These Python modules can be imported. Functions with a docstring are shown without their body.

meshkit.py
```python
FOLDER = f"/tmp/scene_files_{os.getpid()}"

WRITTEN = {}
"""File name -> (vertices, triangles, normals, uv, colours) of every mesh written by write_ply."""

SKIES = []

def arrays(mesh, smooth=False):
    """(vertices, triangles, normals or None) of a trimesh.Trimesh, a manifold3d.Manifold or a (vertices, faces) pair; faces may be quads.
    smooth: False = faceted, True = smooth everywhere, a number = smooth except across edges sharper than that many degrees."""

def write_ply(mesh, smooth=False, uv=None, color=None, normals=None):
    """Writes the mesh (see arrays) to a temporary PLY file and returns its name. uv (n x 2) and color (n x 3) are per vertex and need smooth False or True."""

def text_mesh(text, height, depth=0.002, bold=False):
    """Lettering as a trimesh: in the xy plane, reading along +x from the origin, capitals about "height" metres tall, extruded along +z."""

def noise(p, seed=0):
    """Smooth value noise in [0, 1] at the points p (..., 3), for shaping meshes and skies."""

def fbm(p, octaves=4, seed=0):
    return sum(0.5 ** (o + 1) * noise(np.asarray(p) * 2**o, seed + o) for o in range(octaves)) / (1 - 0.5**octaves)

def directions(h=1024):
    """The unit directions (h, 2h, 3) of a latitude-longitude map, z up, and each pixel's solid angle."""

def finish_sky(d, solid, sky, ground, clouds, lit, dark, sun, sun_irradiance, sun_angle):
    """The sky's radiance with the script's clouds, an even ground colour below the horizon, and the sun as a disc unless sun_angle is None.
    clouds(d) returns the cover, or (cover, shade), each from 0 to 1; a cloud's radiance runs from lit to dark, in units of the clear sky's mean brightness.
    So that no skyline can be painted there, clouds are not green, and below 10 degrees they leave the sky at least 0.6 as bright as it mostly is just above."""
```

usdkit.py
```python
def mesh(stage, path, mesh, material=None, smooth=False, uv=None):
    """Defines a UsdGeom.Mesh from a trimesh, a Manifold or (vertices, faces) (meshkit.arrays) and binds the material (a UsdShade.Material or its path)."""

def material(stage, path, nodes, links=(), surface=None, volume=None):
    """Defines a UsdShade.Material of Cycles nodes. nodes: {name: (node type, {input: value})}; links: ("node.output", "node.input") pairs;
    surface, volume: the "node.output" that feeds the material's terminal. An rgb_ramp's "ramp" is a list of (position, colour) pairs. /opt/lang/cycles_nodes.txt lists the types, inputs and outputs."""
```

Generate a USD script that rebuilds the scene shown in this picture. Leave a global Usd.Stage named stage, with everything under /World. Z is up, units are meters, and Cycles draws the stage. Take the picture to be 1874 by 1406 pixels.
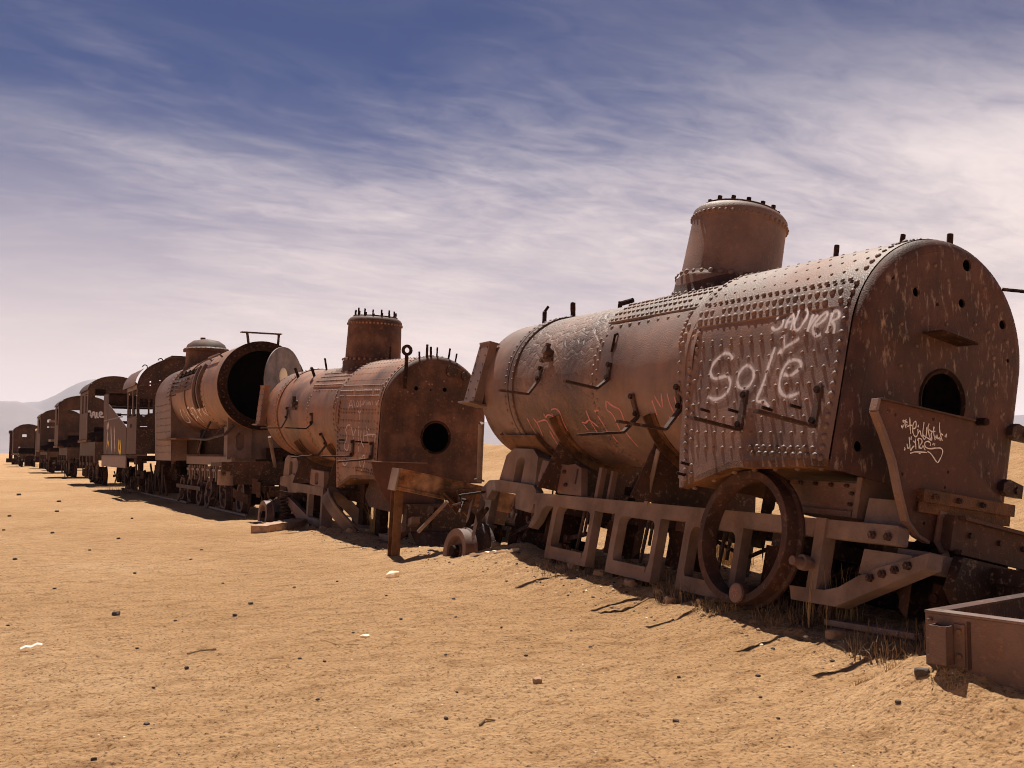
import math, random
import numpy as np
import trimesh
import shapely
import shapely.geometry as sg
import usdkit, meshkit
from pxr import Gf, Sdf, Usd, UsdGeom, UsdLux, UsdShade, Vt

PI = math.pi
stage = Usd.Stage.CreateInMemory()
UsdGeom.SetStageUpAxis(stage, 'Z')
UsdGeom.SetStageMetersPerUnit(stage, 1.0)
UsdGeom.Xform.Define(stage, '/World')
UsdGeom.Scope.Define(stage, '/World/Looks')

# ------------------------------------------------------------------ camera
CAM_H = 1.35
HEAD = math.radians(28.8)                 # heading, right of the row's direction (+Y)
TILT = math.atan((830 - 703) / 1820)
cam = UsdGeom.Camera.Define(stage, '/World/camera')
_fw = np.array([math.sin(HEAD) * math.cos(TILT), math.cos(HEAD) * math.cos(TILT), math.sin(TILT)])
_rt = np.array([math.cos(HEAD), -math.sin(HEAD), 0.0])
_up = np.cross(_rt, _fw)
cam.AddTransformOp().Set(Gf.Matrix4d(*_rt, 0, *_up, 0, *(-_fw), 0, 0, 0, CAM_H, 1))
cam.CreateHorizontalApertureAttr(36.0)
cam.CreateVerticalApertureAttr(27.0)
cam.CreateFocalLengthAttr(36.0 * 1820 / 1874)
cam.CreateClippingRangeAttr(Gf.Vec2f(0.05, 60000))
cam.CreateExposureAttr(1.18)

# ------------------------------------------------------------------ sky and sun
SUN = np.array([0.15, 0.45, 1.0]); SUN = SUN / np.linalg.norm(SUN)
SUN_EL = math.asin(SUN[2]); SUN_ROT = math.atan2(SUN[0], SUN[1])
SKY_STRENGTH = 0.05
sky_nodes = {
    'sky': ('sky_texture', {'sky_type': 'single_scattering', 'sun_disc': False, 'sun_elevation': SUN_EL, 'sun_rotation': SUN_ROT, 'altitude': 3600.0, 'air_density': 1.0, 'aerosol_density': 0.6, 'ozone_density': 2.0}),
    'tint': ('mix', {'mix_type': 'multiply', 'fac': 1.0, 'color2': (0.10, 0.20, 0.39)}),
    'tc': ('texture_coordinate', {}),
    'sep': ('separate_xyz', {}),
    'zc': ('math', {'math_type': 'maximum', 'value2': 0.0}),
    'zp': ('math', {'math_type': 'add', 'value2': 0.13}),
    'u': ('math', {'math_type': 'divide'}), 'v': ('math', {'math_type': 'divide'}),
    'uv': ('combine_xyz', {}),
    # broad streaks of cirrus
    'm1': ('mapping', {'rotation': (0, 0, 0.45), 'scale': (0.8, 1.4, 1.0), 'location': (0.4, 0.3, 0)}),
    'n1': ('noise_texture', {'scale': 1.15, 'detail': 9.0, 'roughness': 0.60, 'distortion': 0.9}),
    # where the cover is thick and where it is thin
    'm2': ('mapping', {'rotation': (0, 0, 0.2), 'scale': (1.0, 1.0, 1.0), 'location': (1.7, 0.9, 0)}),
    'n2': ('noise_texture', {'scale': 0.62, 'detail': 3.0, 'roughness': 0.5}),
    # fine ripples
    'm3': ('mapping', {'rotation': (0, 0, -0.55), 'scale': (1.5, 3.2, 1.0)}),
    'n3': ('noise_texture', {'scale': 4.2, 'detail': 6.0, 'roughness': 0.62, 'distortion': 0.8}),
    'a1': ('math', {'math_type': 'multiply', 'value2': 0.62}),
    'a2': ('math', {'math_type': 'multiply_add', 'value2': 0.62}),
    'a3': ('math', {'math_type': 'multiply_add', 'value2': 0.27}),
    'xr': ('math', {'math_type': 'multiply_add', 'value2': 0.34, 'value3': -0.18}),
    'a4': ('math', {'math_type': 'add'}),
    'cov': ('map_range', {'range_type': 'smoothstep', 'from_min': 0.54, 'from_max': 1.10, 'to_min': 0.0, 'to_max': 0.95, 'clamp': True}),
    'zf': ('map_range', {'range_type': 'smoothstep', 'from_min': 0.24, 'from_max': 0.41, 'to_min': 1.0, 'to_max': 0.18, 'clamp': True}),
    'veilz': ('math', {'math_type': 'multiply'}),
    'covz': ('math', {'math_type': 'multiply'}),
    'cloud': ('mix', {'mix_type': 'mix', 'color2': (8.7, 7.5, 7.2)}),
    'hz': ('map_range', {'range_type': 'smoothstep', 'from_min': -0.02, 'from_max': 0.36, 'to_min': 0.95, 'to_max': 0.0, 'clamp': True}),
    'haze': ('mix', {'mix_type': 'mix', 'color2': (9.1, 7.2, 6.2)}),
    # thin veils everywhere
    'm4': ('mapping', {'rotation': (0, 0, 0.62), 'scale': (0.9, 2.1, 1.0), 'location': (2.0, 5.0, 0)}),
    'n4': ('noise_texture', {'scale': 1.5, 'detail': 8.0, 'roughness': 0.62, 'distortion': 0.9}),
    'cov2': ('map_range', {'range_type': 'smoothstep', 'from_min': 0.42, 'from_max': 0.80, 'to_min': 0.0, 'to_max': 0.30, 'clamp': True}),
    'veil': ('mix', {'mix_type': 'mix', 'color2': (5.0, 4.7, 4.9)}),
    'bg': ('background_shader', {'strength': SKY_STRENGTH}),
}
sky_links = [('sky.color', 'tint.color1'), ('tc.generated', 'sep.vector'), ('sep.z', 'zc.value1'), ('zc.value', 'zp.value1'),
             ('sep.x', 'u.value1'), ('zp.value', 'u.value2'), ('sep.y', 'v.value1'), ('zp.value', 'v.value2'),
             ('u.value', 'uv.x'), ('v.value', 'uv.y'), ('uv.vector', 'm1.vector'), ('uv.vector', 'm2.vector'), ('uv.vector', 'm3.vector'),
             ('m1.vector', 'n1.vector'), ('m2.vector', 'n2.vector'), ('m3.vector', 'n3.vector'),
             ('n1.fac', 'a1.value1'), ('n2.fac', 'a2.value1'), ('a1.value', 'a2.value3'), ('n3.fac', 'a3.value1'), ('a2.value', 'a3.value3'),
             ('sep.x', 'xr.value1'), ('xr.value', 'a4.value1'), ('a3.value', 'a4.value2'), ('a4.value', 'cov.value'), ('sep.z', 'zf.value'), ('cov.result', 'covz.value1'), ('zf.result', 'covz.value2'), ('covz.value', 'cloud.fac'), ('tint.color', 'veil.color1'), ('uv.vector', 'm4.vector'), ('m4.vector', 'n4.vector'), ('n4.fac', 'cov2.value'), ('cov2.result', 'veilz.value1'), ('zf.result', 'veilz.value2'), ('veilz.value', 'veil.fac'), ('veil.color', 'cloud.color1'),
             ('sep.z', 'hz.value'), ('hz.result', 'haze.fac'), ('cloud.color', 'haze.color1'), ('haze.color', 'bg.color')]
sky_look = usdkit.material(stage, '/World/Looks/sky', sky_nodes, sky_links, surface='bg.background')
dome = UsdLux.DomeLight.Define(stage, '/World/sky')
UsdShade.MaterialBindingAPI.Apply(dome.GetPrim()).Bind(sky_look)
dome.GetPrim().SetCustomDataByKey('kind', 'structure')
sun = UsdLux.DistantLight.Define(stage, '/World/sun')
sun.CreateNormalizeAttr(True); sun.CreateIntensityAttr(1.25); sun.CreateAngleAttr(0.5); sun.CreateColorAttr(Gf.Vec3f(1.0, 0.90, 0.78))
_x = np.cross([0, 0, 1.0], SUN); _x /= np.linalg.norm(_x); _y = np.cross(SUN, _x)
sun.AddTransformOp().Set(Gf.Matrix4d(*_x, 0, *_y, 0, *SUN, 0, 0, 0, 50, 1))

# ------------------------------------------------------------------ materials
LOOKS = {}
def rust(name, dark, base, light, scale=1.3, streak=0.35, bump=0.35, rough=0.72, speck=0.35, speck_col=(0.30, 0.13, 0.05), flake=0.0, spec=0.25, round_=0.006, hue=0.8, drip=1.0):
    """Weathered iron: patches, vertical runs, specks, a pitted surface and rounded edges."""
    n = {
        'geo': ('geometry', {}),
        'n1': ('noise_texture', {'scale': scale, 'detail': 6.0, 'roughness': 0.62}),
        'r1': ('rgb_ramp', {'ramp': [(0.34, dark), (0.49, base), (0.64, light)]}),
        'ms': ('mapping', {'scale': (1.0, 1.0, 0.14)}),
        'ns': ('noise_texture', {'scale': 8.0, 'detail': 4.0, 'roughness': 0.65}),
        'rs': ('map_range', {'from_min': 0.36, 'from_max': 0.66, 'to_min': 0.0, 'to_max': 1.0, 'clamp': True}),
        'mixs': ('mix', {'mix_type': 'multiply', 'color2': (1, 1, 1)}),
        'sr': ('rgb_ramp', {'ramp': [(0.0, (0.52, 0.50, 0.50)), (0.5, (1, 1, 1)), (1.0, (1.22, 1.20, 1.18))]}),
        'nk': ('noise_texture', {'scale': 22.0, 'detail': 4.0, 'roughness': 0.7}),
        'rk': ('map_range', {'from_min': 0.56, 'from_max': 0.72, 'to_min': 0.0, 'to_max': speck, 'clamp': True}),
        'mixk': ('mix', {'mix_type': 'mix', 'color2': speck_col}),
        'nh': ('noise_texture', {'scale': 2.3, 'detail': 4.0, 'roughness': 0.65}),
        'rh': ('rgb_ramp', {'ramp': [(0.36, (0.76, 0.80, 0.88)), (0.48, (1, 1, 1)), (0.62, (1.28, 0.96, 0.66))]}),
        'mixh': ('mix', {'mix_type': 'multiply', 'fac': hue}),
        'nb': ('noise_texture', {'scale': 70.0, 'detail': 3.0, 'roughness': 0.65}),
        'nf': ('voronoi_texture', {'feature': 'distance_to_edge', 'scale': 7.0, 'detail': 2.0, 'randomness': 1.0}),
        'fm': ('map_range', {'from_min': 0.0, 'from_max': 0.12, 'to_min': 0.0, 'to_max': flake, 'clamp': True}),
        'hb': ('math', {'math_type': 'add'}),
        'mk': ('mapping', {'scale': (1.0, 1.0, drip)}),
        'hl': ('math', {'math_type': 'multiply_add', 'value2': 1.2}),
        'bev': ('bevel', {'samples': 3, 'radius': round_}),
        'bump': ('bump', {'strength': bump, 'distance': 0.010}),
        'rr': ('map_range', {'from_min': 0.3, 'from_max': 0.7, 'to_min': rough - 0.12, 'to_max': min(rough + 0.14, 1.0)}),
        'p': ('principled_bsdf', {'specular_ior_level': spec, 'diffuse_roughness': 0.4}),
    }
    l = [('geo.position', 'n1.vector'), ('n1.fac', 'r1.fac'), ('geo.position', 'ms.vector'), ('ms.vector', 'ns.vector'), ('ns.fac', 'rs.value'), ('rs.result', 'sr.fac'),
         ('r1.color', 'mixs.color1'), ('sr.color', 'mixs.color2'), ('geo.position', 'mk.vector'), ('mk.vector', 'nk.vector'), ('nk.fac', 'rk.value'), ('rk.result', 'mixk.fac'), ('mixs.color', 'mixk.color1'),
         ('geo.position', 'nb.vector'), ('n1.fac', 'hl.value1'), ('nb.fac', 'hl.value3'),
         ('hl.value', 'hb.value1'), ('hb.value', 'bump.height'), ('bev.bevel', 'bump.normal'), ('bump.normal', 'p.normal'),
         ('geo.position', 'nh.vector'), ('nh.fac', 'rh.fac'), ('mixk.color', 'mixh.color1'), ('rh.color', 'mixh.color2'), ('mixh.color', 'p.base_color'), ('n1.fac', 'rr.value'), ('rr.result', 'p.roughness')]
    n['mixs'][1]['fac'] = streak
    if not round_:
        n.pop('bev'); l.remove(('bev.bevel', 'bump.normal'))
    if flake > 0:
        l += [('geo.position', 'nf.vector'), ('nf.distance', 'fm.value'), ('fm.result', 'hb.value2')]
    else:
        n.pop('nf'); n.pop('fm'); n['hb'][1]['value2'] = 0.0
    LOOKS[name] = usdkit.material(stage, '/World/Looks/' + name, n, l, surface='p.BSDF')

def plain(name, col, rough=0.8, vary=0.25, scale=20.0, bump=0.2, spec=0.3):
    d = tuple(c * (1 - vary) for c in col); b = tuple(c * (1 + vary) for c in col)
    n = {'geo': ('geometry', {}), 'n': ('noise_texture', {'scale': scale, 'detail': 6.0, 'roughness': 0.6}), 'r': ('rgb_ramp', {'ramp': [(0.3, d), (0.7, b)]}),
         'bump': ('bump', {'strength': bump, 'distance': 0.01}), 'p': ('principled_bsdf', {'roughness': rough, 'specular_ior_level': spec})}
    LOOKS[name] = usdkit.material(stage, '/World/Looks/' + name, n, [('geo.position', 'n.vector'), ('n.fac', 'r.fac'), ('r.color', 'p.base_color'), ('n.fac', 'bump.height'), ('bump.normal', 'p.normal')], surface='p.BSDF')

def spray(name, col, dens=0.9):
    """Sprayed paint: thins out towards the edges of the stroke and over the grain of the rust."""
    n = {'geo': ('geometry', {}), 'e': ('attribute', {'attribute': 'fade'}), 'n': ('noise_texture', {'scale': 55.0, 'detail': 5.0, 'roughness': 0.7}),
         'k': ('map_range', {'from_min': 0.30, 'from_max': 0.62, 'to_min': 0.45, 'to_max': 1.0, 'clamp': True}),
         's': ('map_range', {'range_type': 'smoothstep', 'from_min': 0.0, 'from_max': 1.0, 'to_min': 0.0, 'to_max': dens, 'clamp': True}),
         'm': ('math', {'math_type': 'multiply'}), 't': ('transparent_bsdf', {}), 'p': ('principled_bsdf', {'base_color': col, 'roughness': 0.75, 'specular_ior_level': 0.2}), 'x': ('mix_closure', {})}
    LOOKS[name] = usdkit.material(stage, '/World/Looks/' + name, n, [('geo.position', 'n.vector'), ('n.fac', 'k.value'), ('e.fac', 's.value'), ('k.result', 'm.value1'), ('s.result', 'm.value2'), ('m.value', 'x.fac'), ('t.BSDF', 'x.closure1'), ('p.BSDF', 'x.closure2')], surface='x.closure')

rust('rust_brown', (0.0619, 0.0330, 0.0267), (0.1156, 0.0654, 0.0538), (0.1691, 0.1004, 0.0859), streak=0.14, spec=0.35, rough=0.60, bump=0.5, hue=0.4)
rust('rust_flaking', (0.0605, 0.0310, 0.0242), (0.1181, 0.0648, 0.0503), (0.1728, 0.0983, 0.0794), streak=0.22, bump=0.8, flake=0.9, spec=0.36, rough=0.58, hue=0.35)
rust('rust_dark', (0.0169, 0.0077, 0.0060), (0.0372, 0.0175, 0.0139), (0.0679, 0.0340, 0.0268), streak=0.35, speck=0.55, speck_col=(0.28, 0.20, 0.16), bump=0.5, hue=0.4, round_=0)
rust('rust_plate', (0.0293, 0.0133, 0.0107), (0.0529, 0.0246, 0.0198), (0.0808, 0.0396, 0.0322), streak=0.35, scale=2.2, bump=0.45, speck=0.5, speck_col=(0.24, 0.15, 0.12), hue=0.4)
rust('rust_orange', (0.0694, 0.0287, 0.0181), (0.1487, 0.0703, 0.0452), (0.2180, 0.1133, 0.0771), scale=0.9, streak=0.45, spec=0.34, rough=0.60, bump=0.5, hue=0.8)
rust('rust_ochre', (0.0409, 0.0171, 0.0088), (0.0906, 0.0403, 0.0196), (0.1433, 0.0704, 0.0362), scale=4.0, streak=0.2, bump=0.8, hue=0.5, round_=0)
rust('rust_dusty', (0.0962, 0.0611, 0.0502), (0.1503, 0.1012, 0.0856), (0.1984, 0.1399, 0.1217), streak=0.12, scale=2.6, bump=0.5, speck=0.6, speck_col=(0.13, 0.075, 0.055), hue=0.3)
rust('rust_deep', (0.0092, 0.0041, 0.0032), (0.0192, 0.0088, 0.0071), (0.0384, 0.0183, 0.0142), scale=2.0, streak=0.3, bump=0.5, hue=0.3, round_=0, spec=0.08, rough=0.85)
rust('rust_drips', (0.0296, 0.0123, 0.0101), (0.0565, 0.0248, 0.0202), (0.0915, 0.0420, 0.0345), streak=0.3, scale=2.4, bump=0.6, speck=0.6, speck_col=(0.34, 0.25, 0.21), hue=0.4, drip=0.3)
rust('rust_sheet', (0.0413, 0.0158, 0.0120), (0.0619, 0.0244, 0.0183), (0.0843, 0.0343, 0.0258), streak=0.25, scale=1.6, bump=0.25, speck=0.2, hue=0.2)
plain('soot', (0.012, 0.008, 0.007), rough=0.95, spec=0.1)
plain('door_grey', (0.13, 0.10, 0.10), rough=0.6, vary=0.5, scale=4.0)
plain('sleeper_wood', (0.24, 0.15, 0.10), vary=0.35, scale=14.0, bump=0.6)
plain('dark_stone', (0.045, 0.032, 0.026), vary=0.4, scale=40.0, bump=0.6)
plain('brown_stone', (0.20, 0.125, 0.080), vary=0.3, scale=30.0, bump=0.6)
plain('pale_stone', (0.72, 0.60, 0.44), vary=0.1, scale=30.0)
plain('paper', (0.60, 0.56, 0.52), vary=0.05)
plain('red_plastic', (0.50, 0.03, 0.03), rough=0.4, vary=0.1)
plain('dry_straw', (0.30, 0.19, 0.085), vary=0.35, scale=12.0, bump=0.0)
plain('dry_twig', (0.135, 0.085, 0.050), vary=0.35, scale=12.0, bump=0.0)
spray('spray_white', (0.74, 0.68, 0.72), 0.80)
spray('marker_white', (0.80, 0.72, 0.68), 1.0)
spray('spray_pink', (0.75, 0.24, 0.24), 0.55)
spray('spray_faded', (0.66, 0.55, 0.52), 0.60)
spray('spray_yellow', (0.80, 0.55, 0.05), 0.85)
spray('spray_orange', (0.66, 0.22, 0.10), 0.8)

# ------------------------------------------------------------------ prims
USED = {}
def free(path):
    if path not in USED:
        USED[path] = 0
        return path
    USED[path] += 1
    return '%s_%03d' % (path, USED[path])

class Thing:
    def __init__(s, prim, shift): s.prim, s.path, s.shift = prim, str(prim.GetPath()), shift

def tell(prim, label=None, category=None, group=None, kind=None):
    for k, v in (('label', label), ('category', category), ('group', group), ('kind', kind)):
        if v: prim.SetCustomDataByKey(k, v)

def rot(yaw=0, pitch=0, roll=0):
    cy, sy, cp, sp, cr, sr = math.cos(yaw), math.sin(yaw), math.cos(pitch), math.sin(pitch), math.cos(roll), math.sin(roll)
    return np.array([[0, -1, 0], [1, 0, 0], [0, 0, 1.0]]) @ np.array([[cy, -sy, 0], [sy, cy, 0], [0, 0, 1]]) @ np.array([[cp, 0, -sp], [0, 1, 0], [sp, 0, cp]]) @ np.array([[1, 0, 0], [0, cr, -sr], [0, sr, cr]])

def thing(name, label, category, O=(0, 0, 0), R=None, base=0.0, group=None):
    """An Xform at the thing's base. Its parts are written about a datum that lies `base` above it."""
    R = np.eye(3) if R is None else R
    o = np.asarray(O, float) - R @ np.array([0, 0, base])
    x = UsdGeom.Xform.Define(stage, free('/World/' + name))
    x.AddTransformOp().Set(Gf.Matrix4d(*R[:, 0], 0, *R[:, 1], 0, *R[:, 2], 0, *o, 1))
    tell(x.GetPrim(), label, category, group)
    return Thing(x.GetPrim(), base)

def join(*ms):
    ms = [m for m in ms if m is not None]
    vs, fs, n = [], [], 0
    for m in ms:
        v, f = (np.asarray(m.vertices), np.asarray(m.faces)) if hasattr(m, 'vertices') else m
        vs.append(v); fs.append(np.asarray(f) + n); n += len(v)
    return np.vstack(vs), np.vstack(fs)

def part(parent, name, mesh, look, smooth=32, label=None, kind=None):
    """One Mesh prim below a thing or a part (parent: Thing)."""
    v, f = (np.asarray(mesh.vertices), np.asarray(mesh.faces)) if hasattr(mesh, 'vertices') else mesh
    v = np.array(v, float) + [0, 0, parent.shift]
    m = usdkit.mesh(stage, free(parent.path + '/' + name), (v, f), LOOKS[look], smooth=smooth)
    tell(m.GetPrim(), label, None, None, kind)
    return Thing(m.GetPrim(), parent.shift)

def single(name, mesh, look, label, category, smooth=32, group=None, kind=None):
    m = usdkit.mesh(stage, free('/World/' + name), mesh, LOOKS[look], smooth=smooth)
    tell(m.GetPrim(), label, category, group, kind)
    return m.GetPrim()

# ------------------------------------------------------------------ shapes (local axes: s along the row, t towards the open sand, u up)
CUBE_F = np.array([[0, 2, 1], [0, 3, 2], [4, 5, 6], [4, 6, 7], [0, 1, 5], [0, 5, 4], [1, 2, 6], [1, 6, 5], [2, 3, 7], [2, 7, 6], [3, 0, 4], [3, 4, 7]])
def box(s0, s1, t0, t1, u0, u1):
    return np.array([[s0, t0, u0], [s1, t0, u0], [s1, t1, u0], [s0, t1, u0], [s0, t0, u1], [s1, t0, u1], [s1, t1, u1], [s0, t1, u1]], float), CUBE_F
def bar(a, b, w, h, up=(0, 0, 1)):
    a, b, up = np.asarray(a, float), np.asarray(b, float), np.asarray(up, float)
    d = b - a; L = np.linalg.norm(d); d = d / L
    x = np.cross(up, d)
    if np.linalg.norm(x) < 1e-6: x = np.cross([1, 0, 0], d)
    x /= np.linalg.norm(x); y = np.cross(d, x)
    c = []
    for p in (a, b):
        c += [p - x * w / 2 - y * h / 2, p + x * w / 2 - y * h / 2, p + x * w / 2 + y * h / 2, p - x * w / 2 + y * h / 2]
    return np.array(c), CUBE_F
def rod(a, b, r, n=10, r2=None):
    a, b = np.asarray(a, float), np.asarray(b, float); r2 = r if r2 is None else r2
    d = (b - a) / np.linalg.norm(b - a)
    x = np.cross(d, [0, 0, 1.0] if abs(d[2]) < 0.9 else [1.0, 0, 0]); x /= np.linalg.norm(x); y = np.cross(d, x)
    th = np.arange(n) * 2 * PI / n
    ring = np.cos(th)[:, None] * x + np.sin(th)[:, None] * y
    v = np.vstack([a + ring * r, b + ring * r2, [a], [b]]); f = []
    for i in range(n):
        j = (i + 1) % n
        f += [[i, j, n + j], [i, n + j, n + i], [2 * n, j, i], [2 * n + 1, n + i, n + j]]
    return v, np.array(f)
def pipe(pts, r, n=8):
    return join(*[rod(pts[i], pts[i + 1], r, n) for i in range(len(pts) - 1)], *[ball(p, r, 1) for p in pts[1:-1]])
def ball(c, r, sub=2, squash=(1, 1, 1)):
    m = trimesh.creation.icosphere(subdivisions=sub, radius=1.0)
    return np.asarray(m.vertices) * r * np.asarray(squash) + c, np.asarray(m.faces)
def tapes(pts, w, h, up):
    return join(*[bar(pts[i], pts[i + 1], w, h, up) for i in range(len(pts) - 1)])
def sheet(P, close=False, flip=False):
    """A grid of points (n, m, 3) as a mesh."""
    P = np.asarray(P, float); n, m = P.shape[:2]
    i, j = np.meshgrid(np.arange(n - 1), np.arange(m if close else m - 1), indexing='ij')
    j2 = (j + 1) % m
    a, b, c, d = i * m + j, (i + 1) * m + j, (i + 1) * m + j2, i * m + j2
    f = np.concatenate([np.stack([a, b, c], -1).reshape(-1, 3), np.stack([a, c, d], -1).reshape(-1, 3)])
    return P.reshape(-1, 3), (f[:, ::-1] if flip else f)
def turned(profile, axis='u', n=64, centre=(0, 0, 0), a0=0.0, a1=2 * PI):
    """Lathe: profile of (radius, along) about the s or u or t axis."""
    full = abs(a1 - a0 - 2 * PI) < 1e-6
    th = np.linspace(a0, a1, n + (0 if full else 1), endpoint=not full)
    pr = np.asarray(profile, float)
    c, s = np.cos(th)[None], np.sin(th)[None]
    r, z = pr[:, 0][:, None], pr[:, 1][:, None]
    X, Y, Z = r * c, r * s, z + 0 * c
    P = {'u': (X, Y, Z), 's': (Z, X, Y), 't': (Y, Z, X)}[axis]
    return sheet(np.stack(P, -1) + np.asarray(centre, float), close=full, flip=True)
def slab(poly, plane, d0, d1):
    """A polygon extruded from d0 to d1 across its plane: 'su' (across t), 'tu' (across s), 'st' (across u)."""
    out = []
    for g in getattr(poly, 'geoms', [poly]):
        if g.is_empty: continue
        m = trimesh.creation.extrude_polygon(g, d1 - d0, engine='earcut')
        v, f = np.array(m.vertices), np.array(m.faces)
        a, b, c = v[:, 0], v[:, 1], v[:, 2] + d0
        if plane == 'su': v, f = np.stack([a, c, b], 1), f[:, ::-1]
        elif plane == 'tu': v = np.stack([c, a, b], 1)
        else: v = np.stack([a, b, c], 1)
        out.append((v, f))
    return join(*out)
def pg(*pts): return sg.Polygon(pts)
def rr(x0, x1, y0, y1, r=0.05): return sg.box(x0 + r, y0 + r, x1 - r, y1 - r).buffer(r, quad_segs=4)
def disc(x, y, r, n=8): return sg.Point(x, y).buffer(r, quad_segs=n)

def _dome(n=8):
    th = np.arange(n) * 2 * PI / n
    rows = [(1.0, 0.0), (0.92, 0.34), (0.62, 0.66)]
    v = [[r * math.cos(a), r * math.sin(a), z] for r, z in rows for a in th] + [[0, 0, 0.80]]
    f = []
    for k in range(2):
        for i in range(n):
            j = (i + 1) % n
            f += [[k * n + i, k * n + j, (k + 1) * n + j], [k * n + i, (k + 1) * n + j, (k + 1) * n + i]]
    f += [[2 * n + i, 2 * n + (i + 1) % n, 3 * n] for i in range(n)]
    return np.array(v), np.array(f)
RIVET = {8: _dome(8), 6: _dome(6)}
def rivet_mesh(pts, nrm, rad, n=8):
    pts, nrm = np.asarray(pts, float), np.asarray(nrm, float)
    rad = np.broadcast_to(rad, (len(pts),))
    V, F = RIVET[n]
    nrm = nrm / np.linalg.norm(nrm, axis=1, keepdims=True)
    h = np.where(np.abs(nrm[:, :1]) < 0.9, [[1.0, 0, 0]], [[0, 1.0, 0]])
    x = np.cross(h, nrm); x /= np.linalg.norm(x, axis=1, keepdims=True); y = np.cross(nrm, x)
    v = pts[:, None] + rad[:, None, None] * (V[None, :, :1] * x[:, None] + V[None, :, 1:2] * y[:, None] + V[None, :, 2:] * nrm[:, None]) - nrm[:, None] * 0.002
    f = F[None] + (np.arange(len(pts)) * len(V))[:, None, None]
    return v.reshape(-1, 3), f.reshape(-1, 3)
def hexbolt(p, axis, r=0.022, h=0.022, stud=0.0):
    p, a = np.asarray(p, float), np.asarray(axis, float); a = a / np.linalg.norm(a)
    m = rod(p, p + a * h, r, 6)
    return join(m, rod(p + a * h, p + a * (h + stud), r * 0.5, 6)) if stud else m
def stroke_mesh(lines, place, width):
    """Lines of paint: each a strip laid on a surface; place(list of 2-D points) gives points and normals. Returns mesh and fade."""
    vs, fs, fade, n = [], [], [], 0
    for ln in lines:
        p = np.asarray(ln, float)
        for _ in range(2):                                      # round the corners
            if len(p) > 2:
                q = [p[0]]
                for i in range(len(p) - 1): q += [0.75 * p[i] + 0.25 * p[i + 1], 0.25 * p[i] + 0.75 * p[i + 1]]
                p = np.array(q + [p[-1]])
        if len(p) == 2: p = np.linspace(p[0], p[1], 6)
        P, N = place(p)
        T = np.gradient(P, axis=0); T /= np.maximum(np.linalg.norm(T, axis=1, keepdims=True), 1e-9)
        B = np.cross(N, T); B /= np.maximum(np.linalg.norm(B, axis=1, keepdims=True), 1e-9)
        m = len(P)
        w = width * (1.0 + 0.18 * np.sin(np.arange(m) * 0.7 + n))[:, None]
        for k in (-1, -0.5, 0, 0.5, 1): vs.append(P + B * w * k)
        e = np.ones(m); e[0] = e[-1] = 0.25
        fade += [e * x for x in (0, 0.62, 1, 0.62, 0)]
        i = np.arange(m - 1)
        for k in range(4):
            a, b = n + k * m + i, n + (k + 1) * m + i
            fs += [np.stack([a, b + 1, b], 1), np.stack([a, a + 1, b + 1], 1)]
        n += 5 * m
    return (np.vstack(vs), np.vstack(fs)), np.concatenate(fade)
def graffiti(parent, name, lines, place, width, look, label):
    mesh, fade = stroke_mesh(lines, place, width)
    v = mesh[0] + [0, 0, parent.shift]
    m = usdkit.mesh(stage, free(parent.path + '/' + name), (v, mesh[1]), LOOKS[look])
    UsdGeom.PrimvarsAPI(m).CreatePrimvar('fade', Sdf.ValueTypeNames.FloatArray, 'vertex').Set(Vt.FloatArray.FromNumpy(fade.astype(np.float32)))
    tell(m.GetPrim(), label)
RNG = np.random.default_rng(7)
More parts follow.
